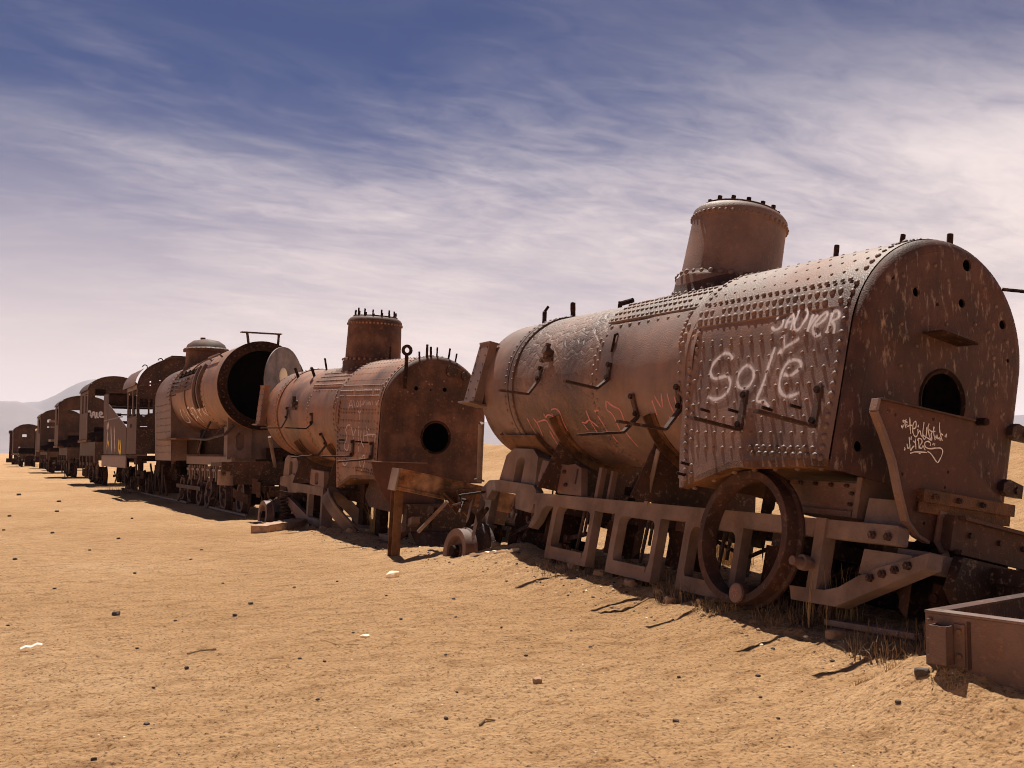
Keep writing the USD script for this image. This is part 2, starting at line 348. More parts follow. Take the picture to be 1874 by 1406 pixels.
GRAF = {"side":[[[1.36,-0.18],[1.39,-0.14],[1.44,-0.12],[1.5,-0.12],[1.56,-0.16],[1.61,-0.2],[1.63,-0.26],[1.61,-0.31],[1.55,-0.34],[1.48,-0.33],[1.41,-0.32],[1.36,-0.34],[1.33,-0.38],[1.33,-0.43],[1.37,-0.48],[1.43,-0.51],[1.51,-0.52],[1.57,-0.5],[1.61,-0.49]],[[1.16,-0.24],[1.22,-0.27],[1.25,-0.32],[1.25,-0.37],[1.22,-0.42],[1.17,-0.44],[1.1,-0.43],[1.06,-0.38],[1.05,-0.33],[1.08,-0.28],[1.13,-0.25],[1.17,-0.24]],[[0.86,-0.11],[0.89,-0.22],[0.91,-0.35],[0.94,-0.45],[0.98,-0.55],[0.9,-0.55],[0.84,-0.57],[0.81,-0.6]],[[0.71,-0.34],[0.63,-0.36],[0.58,-0.33],[0.53,-0.3],[0.53,-0.27],[0.56,-0.24],[0.62,-0.23],[0.68,-0.24],[0.72,-0.29],[0.74,-0.36],[0.74,-0.41],[0.72,-0.47],[0.67,-0.51],[0.61,-0.52],[0.55,-0.51],[0.5,-0.49]],[[0.79,-0.02],[0.76,-0.09],[0.75,-0.15],[0.82,-0.17]],[[0.6,-0.06],[0.66,-0.09],[0.74,-0.12],[0.8,-0.16]],[[0.9,0.14],[0.89,0.12]],[[0.94,0.06],[0.9,0.03],[0.86,0.03],[0.82,0.05],[0.81,0.08],[0.82,0.11]],[[0.77,0.03],[0.77,0.08],[0.75,0.12],[0.72,0.13]],[[0.71,0.01],[0.7,0.07],[0.7,0.12],[0.73,0.15]],[[0.76,0.08],[0.71,0.08]],[[0.67,0.17],[0.66,0.14],[0.68,0.09],[0.68,0.04],[0.65,-0.0],[0.61,0.01],[0.58,0.06],[0.55,0.11],[0.57,0.16],[0.6,0.17]],[[0.49,0.12],[0.51,0.06],[0.52,-0.02]],[[0.52,-0.02],[0.49,0.05],[0.44,0.11]],[[0.45,0.02],[0.41,0.03],[0.36,0.06],[0.34,0.09],[0.34,0.11],[0.37,0.12],[0.42,0.08],[0.46,0.03],[0.47,-0.0],[0.45,-0.04],[0.41,-0.07],[0.37,-0.05]],[[0.32,-0.05],[0.3,0.02],[0.29,0.11]],[[0.29,0.11],[0.26,0.12],[0.23,0.11],[0.21,0.07],[0.24,0.05],[0.29,0.04]],[[0.28,0.04],[0.24,-0.0],[0.24,-0.06]]],"pink":[[[5.18,-35.5],[5.17,-42.1],[5.15,-50.1],[5.13,-59.0],[5.08,-64.6]],[[5.03,-35.6],[4.97,-40.5],[5.02,-50.9]],[[4.97,-38.9],[4.81,-37.3],[4.73,-37.0],[4.71,-42.2],[4.71,-49.9]],[[4.74,-32.4],[4.72,-35.8],[4.67,-33.2],[4.56,-33.7],[4.51,-37.5],[4.5,-48.0]],[[4.54,-29.6],[4.42,-28.7],[4.35,-31.7],[4.36,-38.4],[4.36,-46.3]],[[4.55,-32.2],[4.53,-37.5],[4.53,-45.5],[4.64,-48.1]],[[4.62,-39.8],[4.61,-42.2],[4.67,-43.4],[4.66,-41.0]],[[4.77,-46.4],[4.79,-52.7],[4.83,-59.7]],[[4.69,-49.9],[4.68,-54.5]],[[3.79,-30.8],[3.78,-37.9],[3.75,-47.8]],[[3.96,-39.3],[3.89,-40.1],[3.79,-37.2],[3.74,-39.4],[3.67,-43.1]],[[3.62,-31.0],[3.59,-35.2],[3.55,-40.2],[3.54,-47.8]],[[3.62,-31.4],[3.52,-31.1]],[[3.35,-24.8],[3.39,-31.3],[3.29,-33.4],[3.28,-42.4],[3.29,-47.7]],[[3.34,-25.4],[3.25,-28.8],[3.12,-30.9],[3.13,-37.6],[3.12,-43.2]],[[3.95,-40.0],[3.91,-46.2]],[[3.21,-45.4],[3.18,-53.2],[3.17,-59.3]],[[3.49,-49.3],[3.48,-56.1]],[[2.55,-26.1],[2.53,-31.6],[2.54,-37.9],[2.49,-43.9]],[[2.38,-22.3],[2.39,-26.4],[2.4,-30.6]],[[2.29,-22.4],[2.28,-29.5],[2.24,-36.2],[2.2,-36.6]],[[2.5,-23.2],[2.42,-31.1]],[[2.19,-23.8],[2.18,-30.8]],[[2.45,-37.3],[2.45,-39.9]],[[2.35,-35.8],[2.34,-38.1]],[[2.63,-49.7],[2.64,-57.6]]],"tag":[[[0.69,-0.66],[0.68,-0.68]],[[0.69,-0.66],[0.64,-0.67]],[[0.66,-0.65],[0.67,-0.68],[0.65,-0.71]],[[0.7,-0.7],[0.68,-0.72]],[[0.68,-0.69],[0.68,-0.71]],[[0.63,-0.63],[0.62,-0.67],[0.6,-0.74]],[[0.65,-0.68],[0.64,-0.7],[0.62,-0.68],[0.59,-0.68]],[[0.59,-0.7],[0.56,-0.69],[0.56,-0.66],[0.57,-0.64],[0.59,-0.66],[0.59,-0.71],[0.57,-0.74],[0.55,-0.75],[0.53,-0.73],[0.54,-0.69]],[[0.54,-0.66],[0.54,-0.68]],[[0.53,-0.72],[0.52,-0.69],[0.5,-0.73],[0.49,-0.73]],[[0.49,-0.63],[0.49,-0.7],[0.48,-0.74],[0.46,-0.75],[0.45,-0.71],[0.46,-0.66]],[[0.44,-0.63],[0.45,-0.66],[0.43,-0.7],[0.41,-0.73],[0.39,-0.74]],[[0.49,-0.72],[0.44,-0.73],[0.4,-0.74],[0.39,-0.73],[0.41,-0.7],[0.4,-0.68]],[[0.43,-0.67],[0.41,-0.68],[0.37,-0.67]],[[0.39,-0.64],[0.39,-0.68],[0.36,-0.73]],[[0.37,-0.7],[0.35,-0.72],[0.35,-0.68],[0.34,-0.72],[0.32,-0.7]],[[0.34,-0.6],[0.34,-0.63],[0.32,-0.68],[0.29,-0.72]],[[0.29,-0.68],[0.32,-0.67]],[[0.32,-0.7],[0.31,-0.73],[0.31,-0.7],[0.29,-0.72]],[[0.27,-0.67],[0.27,-0.69]],[[0.26,-0.66],[0.26,-0.69]],[[0.61,-0.76],[0.58,-0.86],[0.57,-0.83],[0.55,-0.81]],[[0.59,-0.75],[0.59,-0.78]],[[0.62,-0.81],[0.61,-0.84],[0.6,-0.84],[0.59,-0.81]],[[0.64,-0.84],[0.63,-0.85],[0.64,-0.86]],[[0.57,-0.78],[0.54,-0.79]],[[0.55,-0.76],[0.54,-0.8],[0.53,-0.83]],[[0.52,-0.76],[0.51,-0.79],[0.5,-0.82]],[[0.53,-0.77],[0.52,-0.75],[0.49,-0.75],[0.48,-0.77],[0.5,-0.8],[0.51,-0.8]],[[0.51,-0.8],[0.48,-0.82],[0.47,-0.79]],[[0.47,-0.79],[0.44,-0.82]],[[0.4,-0.78],[0.4,-0.76],[0.42,-0.75],[0.45,-0.76],[0.46,-0.78],[0.44,-0.8],[0.4,-0.8],[0.34,-0.78],[0.29,-0.77],[0.27,-0.79],[0.28,-0.83],[0.3,-0.87],[0.31,-0.88],[0.34,-0.86],[0.38,-0.83],[0.42,-0.82]],[[0.58,-0.87],[0.54,-0.85],[0.49,-0.84],[0.42,-0.83]],[[0.5,-0.85],[0.48,-0.85]],[[0.37,-0.75],[0.38,-0.77]],[[0.36,-0.75],[0.36,-0.77]]],"side2":[[[1.4,0.17],[1.45,-0.02]],[[1.37,0.16],[1.25,0.01]],[[1.42,0.06],[1.3,0.07]],[[1.28,0.16],[1.14,0.03]],[[1.1,0.15],[1.11,0.06],[1.02,0.04],[1.01,0.14]],[[0.95,0.16],[0.95,0.03],[0.89,0.09]],[[0.84,0.15],[0.84,0.05],[0.75,0.15]],[[0.72,0.15],[0.68,0.06]],[[0.64,0.15],[0.61,0.06],[0.58,0.15],[0.51,0.06],[0.5,0.15]],[[0.44,0.15],[0.4,0.07]],[[0.2,0.16],[0.25,0.06],[0.31,0.14]],[[1.0,-0.02],[0.93,-0.06],[0.88,-0.01]],[[0.93,-0.06],[0.93,-0.23]],[[1.32,-0.25],[1.45,-0.25],[1.53,-0.34],[1.43,-0.4],[1.44,-0.49],[1.55,-0.62],[1.35,-0.68],[1.34,-0.55]],[[1.27,-0.28],[1.17,-0.39],[1.14,-0.47]],[[1.03,-0.28],[1.13,-0.39],[1.14,-0.47]],[[0.93,-0.25],[0.9,-0.44],[0.87,-0.69]],[[0.82,-0.32],[0.81,-0.48],[0.65,-0.58]],[[0.69,-0.3],[0.69,-0.53]],[[0.6,-0.24],[0.54,-0.39]],[[0.66,-0.4],[0.5,-0.38],[0.34,-0.37],[0.15,-0.37]],[[0.34,-0.38],[0.3,-0.45]],[[0.2,-0.38],[0.22,-0.5]],[[0.53,-0.39],[0.48,-0.5]],[[0.45,-0.32],[0.54,-0.29]],[[0.78,-0.73],[0.79,-0.84],[0.66,-0.97],[0.56,-0.76],[0.62,-0.68],[0.72,-0.75],[0.67,-0.81]],[[1.58,-0.79],[1.53,-0.89],[1.4,-0.91],[1.3,-0.81]]],"boil3":[[[4.81,-21.9],[4.94,-28.8],[5.09,-39.3],[5.06,-46.7],[4.6,-46.9],[4.41,-39.3],[4.42,-31.4]],[[4.49,-22.7],[4.43,-29.4]],[[3.64,-21.7],[3.99,-23.3],[4.13,-29.4],[4.18,-36.9],[4.12,-42.3]],[[3.77,-31.6],[3.59,-34.1]],[[3.52,-22.6],[3.53,-29.5],[3.57,-37.6],[3.77,-46.3]],[[3.42,-24.1],[3.12,-23.6],[3.07,-33.3]],[[3.15,-26.0],[3.2,-33.0],[3.17,-40.0],[3.22,-51.9]],[[2.86,-24.3],[2.51,-22.2],[2.37,-24.9],[2.71,-30.3]],[[3.45,-40.8],[3.15,-37.9]],[[2.74,-26.4],[2.76,-37.4]],[[2.71,-30.3],[2.81,-39.4]],[[2.21,-19.5],[2.23,-25.9],[2.27,-32.6],[2.05,-39.2]],[[2.27,-28.2],[2.38,-40.5]],[[1.95,-21.4],[1.92,-28.5],[2.0,-34.6]]],"cab4":[[[4.578,3.114],[4.672,3.186],[4.695,2.942]],[[4.691,3.081],[4.731,2.821],[4.801,3.223],[4.892,2.841]],[[4.727,2.978],[4.871,3.015]],[[4.917,3.121],[4.94,2.877],[5.02,2.896]],[[5.018,2.983],[5.163,3.038],[5.095,3.142],[5.031,3.088],[5.053,2.896],[5.215,2.916]]],"ten_w":[[[17.26,-0.57],[16.45,-0.48]],[[15.97,-0.54],[15.54,-1.5]],[[15.08,-0.56],[14.67,-1.5]],[[16.88,-0.64],[16.94,-1.41]]],"ten_y":[[[16.74,-0.76],[16.91,-1.05],[16.4,-1.21]],[[13.72,-1.06],[13.85,-1.42],[13.12,-1.53],[13.51,-1.09]]]}

# ------------------------------------------------------------------ ground, hills, air
def smooth(x): x = np.clip(x, 0, 1); return x * x * (3 - 2 * x)
def fbm2(x, y, scale, octaves=4, seed=0):
    p = np.stack([x * scale, y * scale, np.zeros_like(x) + seed * 3.7], -1); o, a = 0.0, 1.0
    for k in range(octaves):
        o = o + a * (meshkit.noise(p * 2 ** k, seed + k) - 0.5); a *= 0.5
    return o
MOUNDS = [ (5.2, 6.2, 0.5, 0.05), (6.1, 10.3, 0.6, 0.12), (5.2, 10.2, 0.9, 0.08), (5.6, 16.0, 0.8, 0.10), (5.3, 12.5, 0.35, 0.05), (6.4, 8.0, 0.8, 0.05), (5.5, 14.9, 0.4, 0.06)]
def ground_z(x, y, fine=True):
    x, y = np.asarray(x, float), np.asarray(y, float)
    near = 1 - smooth((y - 9.5) / 5.0)
    z = 0.13 * smooth((x - 4.75) / 0.9) * near
    bank = smooth((x - 12.0) / 15.0) * (1 - smooth((y - 70) / 60.0))
    z = z + bank * (1.75 + 0.9 * fbm2(x, y, 0.10, 4, 5))
    for mx, my, mr, mh in MOUNDS: z = z + mh * np.exp(-((x - mx) ** 2 + (y - my) ** 2) / mr ** 2)
    z = z + 0.33 * np.exp(-((x - 4.42) / 0.44) ** 2) * np.exp(-(np.maximum(y - 3.45, 0) / 0.42) ** 2) * (1 - 0.22 * smooth((3.4 - y) / 0.6))     # sand drifted against the steel box
    r = np.hypot(x, y)
    z = z + 0.05 * fbm2(x, y, 0.45, 3, 1) * smooth((r - 1) / 6)
    z = z - 0.35 * smooth((r - 110) / 200.0)
    if fine:
        k = np.exp(-r / 26.0)
        z = z + k * (0.042 * fbm2(x, y, 1.7, 3, 2) + 0.029 * fbm2(x, y, 5.5, 3, 3) + 0.024 * fbm2(x * 0.8 + y * 0.6, y * 0.8 - x * 0.6, 17.0, 3, 4))
        z = z + k * 0.085 * smooth((x - 4.9) / 0.8) * (1 - smooth((x - 9) / 2)) * fbm2(x, y, 3.2, 4, 8)
    return z
def gz(x, y): return float(ground_z(np.array([x]), np.array([y]))[0])

ang = np.concatenate([np.linspace(-40, 32.0, 620) + 28.8, np.linspace(34, 318, 100) + 28.8])
ang = np.radians(ang)
dip = np.radians(np.linspace(19.5, 1.15, 560))
rad = np.concatenate([[0.25, 1.0, 2.0, 3.0], CAM_H / np.tan(dip), np.geomspace(70, 16000, 46)])
A, RR = np.meshgrid(ang, rad, indexing='ij')
GX, GY = RR * np.sin(A), RR * np.cos(A)
GP = np.stack([GX, GY, ground_z(GX, GY)], -1)
gv, gf = sheet(GP, flip=False)
last = (len(ang) - 1) * len(rad)                                  # close the ring and the hole under the tripod
i = np.arange(len(rad) - 1)
gf = np.vstack([gf, np.stack([last + i, i, i + 1], 1), np.stack([last + i, i + 1, last + i + 1], 1)])
c0 = len(gv); gv = np.vstack([gv, [[0, 0, gz(0, 0)]]])
k = np.arange(len(ang)); gf = np.vstack([gf, np.stack([np.full(len(ang), c0), k * len(rad), ((k + 1) % len(ang)) * len(rad)], 1)])
t0, t1, t2 = gv[gf[:, 0]], gv[gf[:, 1]], gv[gf[:, 2]]
if np.median(np.cross(t1 - t0, t2 - t0)[:, 2]) < 0: gf = gf[:, ::-1]
LOOKS['sand'] = usdkit.material(stage, '/World/Looks/sand', {
    'geo': ('geometry', {}),
    'n1': ('noise_texture', {'scale': 0.22, 'detail': 6.0, 'roughness': 0.6}),
    'r1': ('rgb_ramp', {'ramp': [(0.30, (0.410, 0.238, 0.110)), (0.50, (0.490, 0.298, 0.150)), (0.70, (0.555, 0.358, 0.195))]}),
    'ms': ('mapping', {'rotation': (0, 0, 0.5), 'scale': (1.0, 2.6, 1.0)}),
    'n2': ('noise_texture', {'scale': 3.0, 'detail': 7.0, 'roughness': 0.65}),
    'r2': ('rgb_ramp', {'ramp': [(0.32, (0.70, 0.64, 0.58)), (0.50, (1, 1, 1)), (0.70, (1.12, 1.13, 1.15))]}),
    'x2': ('mix', {'mix_type': 'multiply', 'fac': 1.0}),
    'n3': ('noise_texture', {'scale': 42.0, 'detail': 4.0, 'roughness': 0.7}),
    'r3': ('rgb_ramp', {'ramp': [(0.33, (0.30, 0.25, 0.21)), (0.48, (1, 1, 1)), (0.72, (1.16, 1.16, 1.14))]}),
    'x3': ('mix', {'mix_type': 'multiply', 'fac': 1.0}),
    'n4': ('noise_texture', {'scale': 26.0, 'detail': 6.0, 'roughness': 0.75}),
    'h': ('math', {'math_type': 'multiply_add', 'value2': 0.4}),
    'bump': ('bump', {'strength': 0.9, 'distance': 0.06}),
    'p': ('principled_bsdf', {'roughness': 0.95, 'specular_ior_level': 0.12, 'diffuse_roughness': 0.6}),
}, [('geo.position', 'n1.vector'), ('n1.fac', 'r1.fac'), ('geo.position', 'ms.vector'), ('ms.vector', 'n2.vector'), ('n2.fac', 'r2.fac'), ('r1.color', 'x2.color1'), ('r2.color', 'x2.color2'),
    ('geo.position', 'n3.vector'), ('n3.fac', 'r3.fac'), ('x2.color', 'x3.color1'), ('r3.color', 'x3.color2'), ('x3.color', 'p.base_color'),
    ('geo.position', 'n4.vector'), ('n3.fac', 'h.value1'), ('n4.fac', 'h.value3'), ('h.value', 'bump.height'), ('bump.normal', 'p.normal')], surface='p.BSDF')
single('ground', (gv, gf), 'sand', None, None, smooth=True, kind='structure')

plain('hill_rock', (0.105, 0.082, 0.088), vary=0.2, scale=0.002, bump=0.0)
haz = np.radians(np.linspace(-25, 85, 420)); hr = np.linspace(6200, 12500, 44)
AZ, HR = np.meshgrid(haz, hr, indexing='ij')
deg = np.degrees(AZ)
def ridge(points, seed, rough):
    a, e = np.array(points, float).T
    base = np.interp(deg, a, e)
    n = fbm2(deg * 0.35, HR * 0.0006, 1.0, 5, seed)
    return np.maximum(base * (1 + rough * n), 0)
far_ridge = np.tan(np.radians(ridge([(-25, 1.5), (-8, 2.3), (0, 2.62), (2.6, 2.78), (3.4, 2.82), (4.0, 3.02), (4.8, 3.30), (5.8, 3.55), (9, 3.3), (14, 2.6), (22, 2.0), (40, 1.7), (56, 1.85), (70, 1.6), (85, 1.2)], 11, 0.05)))
near_ridge = np.tan(np.radians(ridge([(-25, 1.0), (-6, 1.9), (1.5, 2.75), (2.4, 2.80), (3.6, 2.35), (5, 1.9), (9, 1.5), (20, 1.1), (56, 1.2), (85, 0.8)], 12, 0.06)))
HZ = np.maximum(1.02 * far_ridge * HR * np.exp(-((HR - 11200) / 900) ** 2), near_ridge * HR * np.exp(-((HR - 8300) / 1000) ** 2))
HZ = HZ * (1 + 0.25 * fbm2(HR * np.sin(AZ), HR * np.cos(AZ), 0.0009, 5, 13) * np.where(HZ > 60, 1, 0)) - 2
single('hills', sheet(np.stack([HR * np.sin(AZ), HR * np.cos(AZ), HZ + CAM_H], -1), flip=False), 'hill_rock', None, None, smooth=True, kind='structure')

HAZE = 0.4e-4
LOOKS['haze'] = usdkit.material(stage, '/World/Looks/haze', {'v': ('principled_volume', {'color': (0.80, 0.82, 0.99), 'density': HAZE, 'anisotropy': 0.1})}, [], volume='v.volume')
hb = usdkit.mesh(stage, '/World/haze', box(-17000, 17000, -17000, 17000, -6.0, 740), LOOKS['haze'])
tell(hb.GetPrim(), kind='stuff')

# ------------------------------------------------------------------ stripped boilers: the two nearest wrecks
RB, DU, RF = 0.903, -0.08, 0.883          # barrel radius and its drop, firebox radius

def on_barrel(s, deg, lift=0.0, r=RB):
    a = np.radians(deg); s = np.broadcast_to(s, np.shape(a)) if np.ndim(a) else s
    return np.stack([np.asarray(s, float) + 0 * a, (r + lift) * np.cos(a), (r + lift) * np.sin(a) + DU], -1), np.stack([0 * a, np.cos(a), np.sin(a)], -1)
def u_bottom(s): return np.interp(s, [0.1, 1.15, 1.8], [-1.03, -1.08, -1.29])
def s_front(u): return np.interp(u, [-1.29, -0.84, -0.13, 0.25, 0.6, 0.9], [1.75, 1.88, 2.02, 2.04, 2.05, 2.05])
def side_t(u): return RF + np.clip(-u, 0, 2) * 0.012
def on_wrapper(s, deg=None, u=None, side=1, lift=0.0):
    """A point of the firebox wrapper: by angle on its crown, or by height on its flat side."""
    if deg is not None:
        a = np.radians(np.asarray(deg, float)); z = 0 * a
        return np.stack([s + z, (RF + lift) * np.cos(a), (RF + lift) * np.sin(a)], -1), np.stack([z, np.cos(a), np.sin(a)], -1)
    u = np.asarray(u, float); z = 0 * u
    return np.stack([s + z, side * (side_t(u) + lift), u + 0 * np.asarray(s)], -1), np.stack([z + 0 * np.asarray(s), side + z, z + 0.012], -1)
def wrapper_path(n=15, inset=0.0, bottom=-1.03):
    """Outline of the firebox section in (t, u), near bottom over the crown to far bottom."""
    us = np.linspace(bottom, 0, n)[:-1]
    a = np.linspace(0, PI, 49)
    near = [(side_t(u) - inset, u) for u in us]
    arc = [((RF - inset) * math.cos(x), (RF - inset) * math.sin(x)) for x in a]
    return np.array(near + arc + [(-t, u) for t, u in near[::-1]])

def dent(v, amp, scale, seed):
    """Slight unevenness of old plate, along the radius."""
    v = np.array(v, float)
    c = np.hypot(v[:, 1], v[:, 2])
    k = 1 + amp * (meshkit.fbm(v * scale + seed) - 0.5) / np.maximum(c, 0.3)
    v[:, 1] *= k; v[:, 2] *= k
    return v

def boiler_wreck(O, R, label, tone, q):
    T = thing('boiler_wreck', label, 'locomotive', O, R, base=2.12, group=None)
    body, flaky, dark = tone
    nearR, allR, smallR = [], [], []                               # rivets: (points, normals, radius)
    def rv(P, N, r, big=True): (nearR if big else smallR).append((np.atleast_2d(P), np.atleast_2d(N), r))

    # barrel: three courses of plate and the seams between them
    def course(name, s0, s1, r, look, n=40):
        ss = np.linspace(s0, s1, n)
        m = turned([(r, s) for s in ss], 's', 120, (0, 0, DU))
        v = m[0].copy(); v[:, 2] -= DU; v = dent(v, 0.022, 1.6, q['seed']); v[:, 2] += DU
        return part(T, name, (v, m[1]), look, smooth=True)
    course('barrel_course', 1.90, 3.58, RB, body)
    course('barrel_course', 3.55, 5.44, RB - 0.009, flaky)
    course('smokebox_shell', 5.64, 6.38, RB - 0.022, body, 16)
    part(T, 'seam_band', join(turned([(RB - 0.03, 5.43), (RB + 0.010, 5.43), (RB + 0.010, 5.525), (RB - 0.05, 5.53)], 's', 120, (0, 0, DU)),
                              turned([(RB - 0.05, 5.55), (RB + 0.008, 5.555), (RB + 0.008, 5.65), (RB - 0.03, 5.655)], 's', 120, (0, 0, DU)),
                              turned([(RB - 0.045, 5.52), (RB - 0.045, 5.56)], 's', 96, (0, 0, DU))), body)
    part(T, 'front_tube_plate', join(turned([(0.02, 6.0), (RB - 0.03, 6.0)], 's', 64, (0, 0, DU)), turned([(RB - 0.022, 6.38), (RB - 0.045, 6.38), (RB - 0.045, 6.0)], 's', 96, (0, 0, DU))), 'soot')
    for s, off in ((3.525, 0), (3.60, 0.5)):
        a = np.arange(-125, 118, 6.3) + off * 6.3
        if s == 3.60: a = a[(a < 22)]
        rv(*on_barrel(s, a, -0.004), 0.021)
    for s, off in ((5.45, 0), (5.62, 0.5)):
        rv(*on_barrel(s, np.arange(-120, 118, 5.2) + off * 5.2, 0.008), 0.016)
    rv(*on_barrel(6.30, np.arange(-100, 110, 8.0), -0.022), 0.013, False)

    # firebox: wrapper, flanged back plate, foundation ring
    path_n = len(wrapper_path())
    rows = []
    for k in np.linspace(0, 1, 26):
        base = wrapper_path()
        line = []
        for (t, u) in base:
            if u < 0:
                f = u / -1.03
                s = 0.10 + k * (float(s_front(-1.0 * f * 1.2)) - 0.10)
                uu = -f * -u_bottom(s)
                line.append((s, math.copysign(side_t(uu), t), uu))
            else:
                s = 0.10 + k * (2.05 - 0.10); line.append((s, t, u))
        rows.append(line)
    v, f = sheet(np.array(rows)); v = dent(v, 0.014, 1.9, q['seed'] + 5)
    W = part(T, 'firebox_wrapper', (v, f[:, ::-1]), body, smooth=40)
    # rolled bottom lip and ring under it
    lip = []
    for sgn in (1, -1):
        ss = np.linspace(0.10, 1.76, 18)
        for a, b in zip(ss[:-1], ss[1:]):
            lip.append(bar((a, sgn * (side_t(-1.05) - 0.035), u_bottom(a) + 0.02), (b, sgn * (side_t(-1.05) - 0.035), u_bottom(b) + 0.02), 0.075, 0.05))
    part(T, 'foundation_ring', join(*lip[:17]), 'rust_ochre'); part(T, 'foundation_ring', join(*lip[17:]), 'rust_ochre')
    under = sheet(np.array([[(s, t, u_bottom(s) + 0.035 + 0.05 * (1 - abs(t) / 0.85)) for t in np.linspace(-0.86, 0.86, 7)] for s in np.linspace(0.06, 1.76, 14)]))
    part(T, 'firebox_floor', under, 'rust_ochre')
    for x in np.arange(0.25, 1.7, 0.24): rv([[x, 0.80, float(u_bottom(x)) - 0.004]], [[0, 0, -1]], 0.026, False)
    # throat plate
    th = pg(*wrapper_path(bottom=-1.2)).difference(disc(0, DU, RB - 0.05, 24))
    part(T, 'throat_plate', slab(th, 'tu', 1.80, 1.82), body)
    # collar where the barrel enters the firebox
    part(T, 'barrel_collar', turned([(RB - 0.01, 1.98), (RB + 0.012, 1.985), (RB + 0.012, 2.13), (RB - 0.01, 2.135)], 's', 110, (0, 0, DU), a0=math.radians(-70), a1=math.radians(250)), body)

    # flange of the back plate
    rings = []
    for phi in np.linspace(0, PI / 2, 7):
        ins = 0.008 + 0.105 * (1 - math.cos(phi)); s = 0.092 - 0.092 * math.sin(phi)
        rings.append([(s, t, u) for t, u in wrapper_path(inset=ins, bottom=-1.06)])
    fv, ff = sheet(np.array(rings))
    groove = sheet(np.array([[(0.13, t, u) for t, u in wrapper_path(inset=0.02)], [(0.07, t, u) for t, u in wrapper_path(inset=0.02)]]))
    outline = pg(*wrapper_path(inset=0.113, bottom=-1.06))
    holes = [disc(t, u, r) if not isinstance(r, tuple) else shapely.affinity.scale(disc(t, u, 1, 16), r[0], r[1]) for t, u, r in q['holes']]
    for h in holes: outline = outline.difference(h)
    bm = slab(outline, 'tu', -0.0005, 0.016)
    part(T, 'back_plate', join((fv, ff), bm), q['back_look'], smooth=38)
    part(T, 'back_seam', groove, 'rust_deep')
    rim = [turned([(r[0] - 0.004, 0.002), (r[0] + 0.02, -0.012), (r[0] + 0.035, 0.0)], 's', 32, (0, t, u)) for t, u, r in q['holes'] if isinstance(r, tuple)]
    if rim: part(T, 'firehole_rim', join(*rim), 'rust_deep')
    part(T, 'firebox_lining', slab(pg(*wrapper_path(inset=0.05, bottom=-0.98)), 'tu', 0.9, 0.92), 'soot')
    for t, u in q['plugs']: rv([[0, t, u]], [[-1, 0, 0]], 0.018, False)

    # rivets of the firebox
    for u in np.arange(-0.98, 0.02, 0.077): rv(*on_wrapper(0.175, u=u), 0.023)
    rv(*on_wrapper(0.175, deg=np.arange(3, 172, 5.0)), 0.021)
    for u in np.arange(-1.2, 0.16, 0.074):
        P, N = on_wrapper(float(s_front(u)) - 0.065, u=min(u, 0.0)) if u < 0 else on_wrapper(float(s_front(u)) - 0.065, deg=math.degrees(u / RF))
        rv(P, N, 0.023)
        P, N = on_wrapper(float(s_front(u)) - 0.135, u=min(u, 0.0) + 0.037) if u < -0.04 else on_wrapper(float(s_front(u)) - 0.135, deg=math.degrees(u / RF) + 2)
        if u > -0.2 or int(u * 100) % 2 == 0: rv(P, N, 0.022)
    rv(*on_barrel(2.075, np.arange(-62, 20, 5.6), 0.011), 0.022)
    for dg in (6, 12, 18, 24): rv(*on_barrel(2.11 + 0.012 * dg / 6, np.array([dg, dg + 2.5]), 0.012), 0.021)
    lap = []
    for k, dg in enumerate((13.5, 19.0, 25.5)):
        s = np.arange(0.25, 1.95, 0.080) + (0.040 if k % 2 else 0)
        for x in s: rv(*on_wrapper(x, deg=dg, lift=0.010), 0.0235 if k < 2 else 0.0185)
    ls = np.linspace(0.17, 1.99, 20)
    part(T, 'lap_plate', sheet(np.array([[on_wrapper(s, deg=d, lift=l)[0] for d, l in ((9.5, -0.004), (10.0, 0.010), (16.5, 0.012), (22.5, 0.010), (23, -0.003))] for s in ls]), flip=False), body, smooth=30)
    for i, u in enumerate(np.linspace(0.07, -0.93, q['stay_rows'])):           # stays of the side sheet
        for s in np.linspace(0.30, float(s_front(u)) - 0.22, 13) + (RNG.uniform(-0.006, 0.006)):
            if u > u_bottom(s) + 0.06: rv(*on_wrapper(s, u=min(u, -0.001)), 0.0165 + RNG.uniform(-0.002, 0.002), True)
    for s in np.arange(0.24, 0.95, 0.075):                                       # double row along the lower edge
        rv(*on_wrapper(s, u=-0.965), 0.021); rv(*on_wrapper(s + 0.037, u=-0.915), 0.021)
    for dg in np.arange(33, 128, 9.5):                                           # crown stays
        s = np.arange(0.27, 1.95, 0.128)
        for x in s: rv(*on_wrapper(x, deg=dg), 0.0145, False)
    rv(*on_wrapper(1.99, deg=np.arange(27, 140, 4.4)), 0.019)

    # riveted liner on the barrel's shoulder, beside the dome
    a0, a1 = q['patch']
    pp = [[on_barrel(s, d, l)[0] for d, l in ((a0, -0.003), (a0 + 0.4, 0.016), ((a0 + a1) / 2, 0.017), (a1 - 0.4, 0.016), (a1, -0.003))] for s in np.linspace(2.12, 3.66, 20)]
    pp = [[p + (0 if 0 < i < 19 else 0) for p in row] for i, row in enumerate(pp)]
    LP = part(T, 'liner_plate', sheet(np.array(pp)), body, smooth=30)
    for k, dg in enumerate(np.linspace(a0 + 2.6, a1 - 2.6, 4)):
        for s in np.arange(2.17, 3.64, 0.080) + (0.040 if k % 2 else 0): rv(*on_barrel(s, dg, 0.014), 0.020)
    for s in np.arange(2.2, 3.6, 0.165): rv(*on_barrel(s, a0 - 4.0), 0.017)

    # steam dome
    dc = q['dome_s']
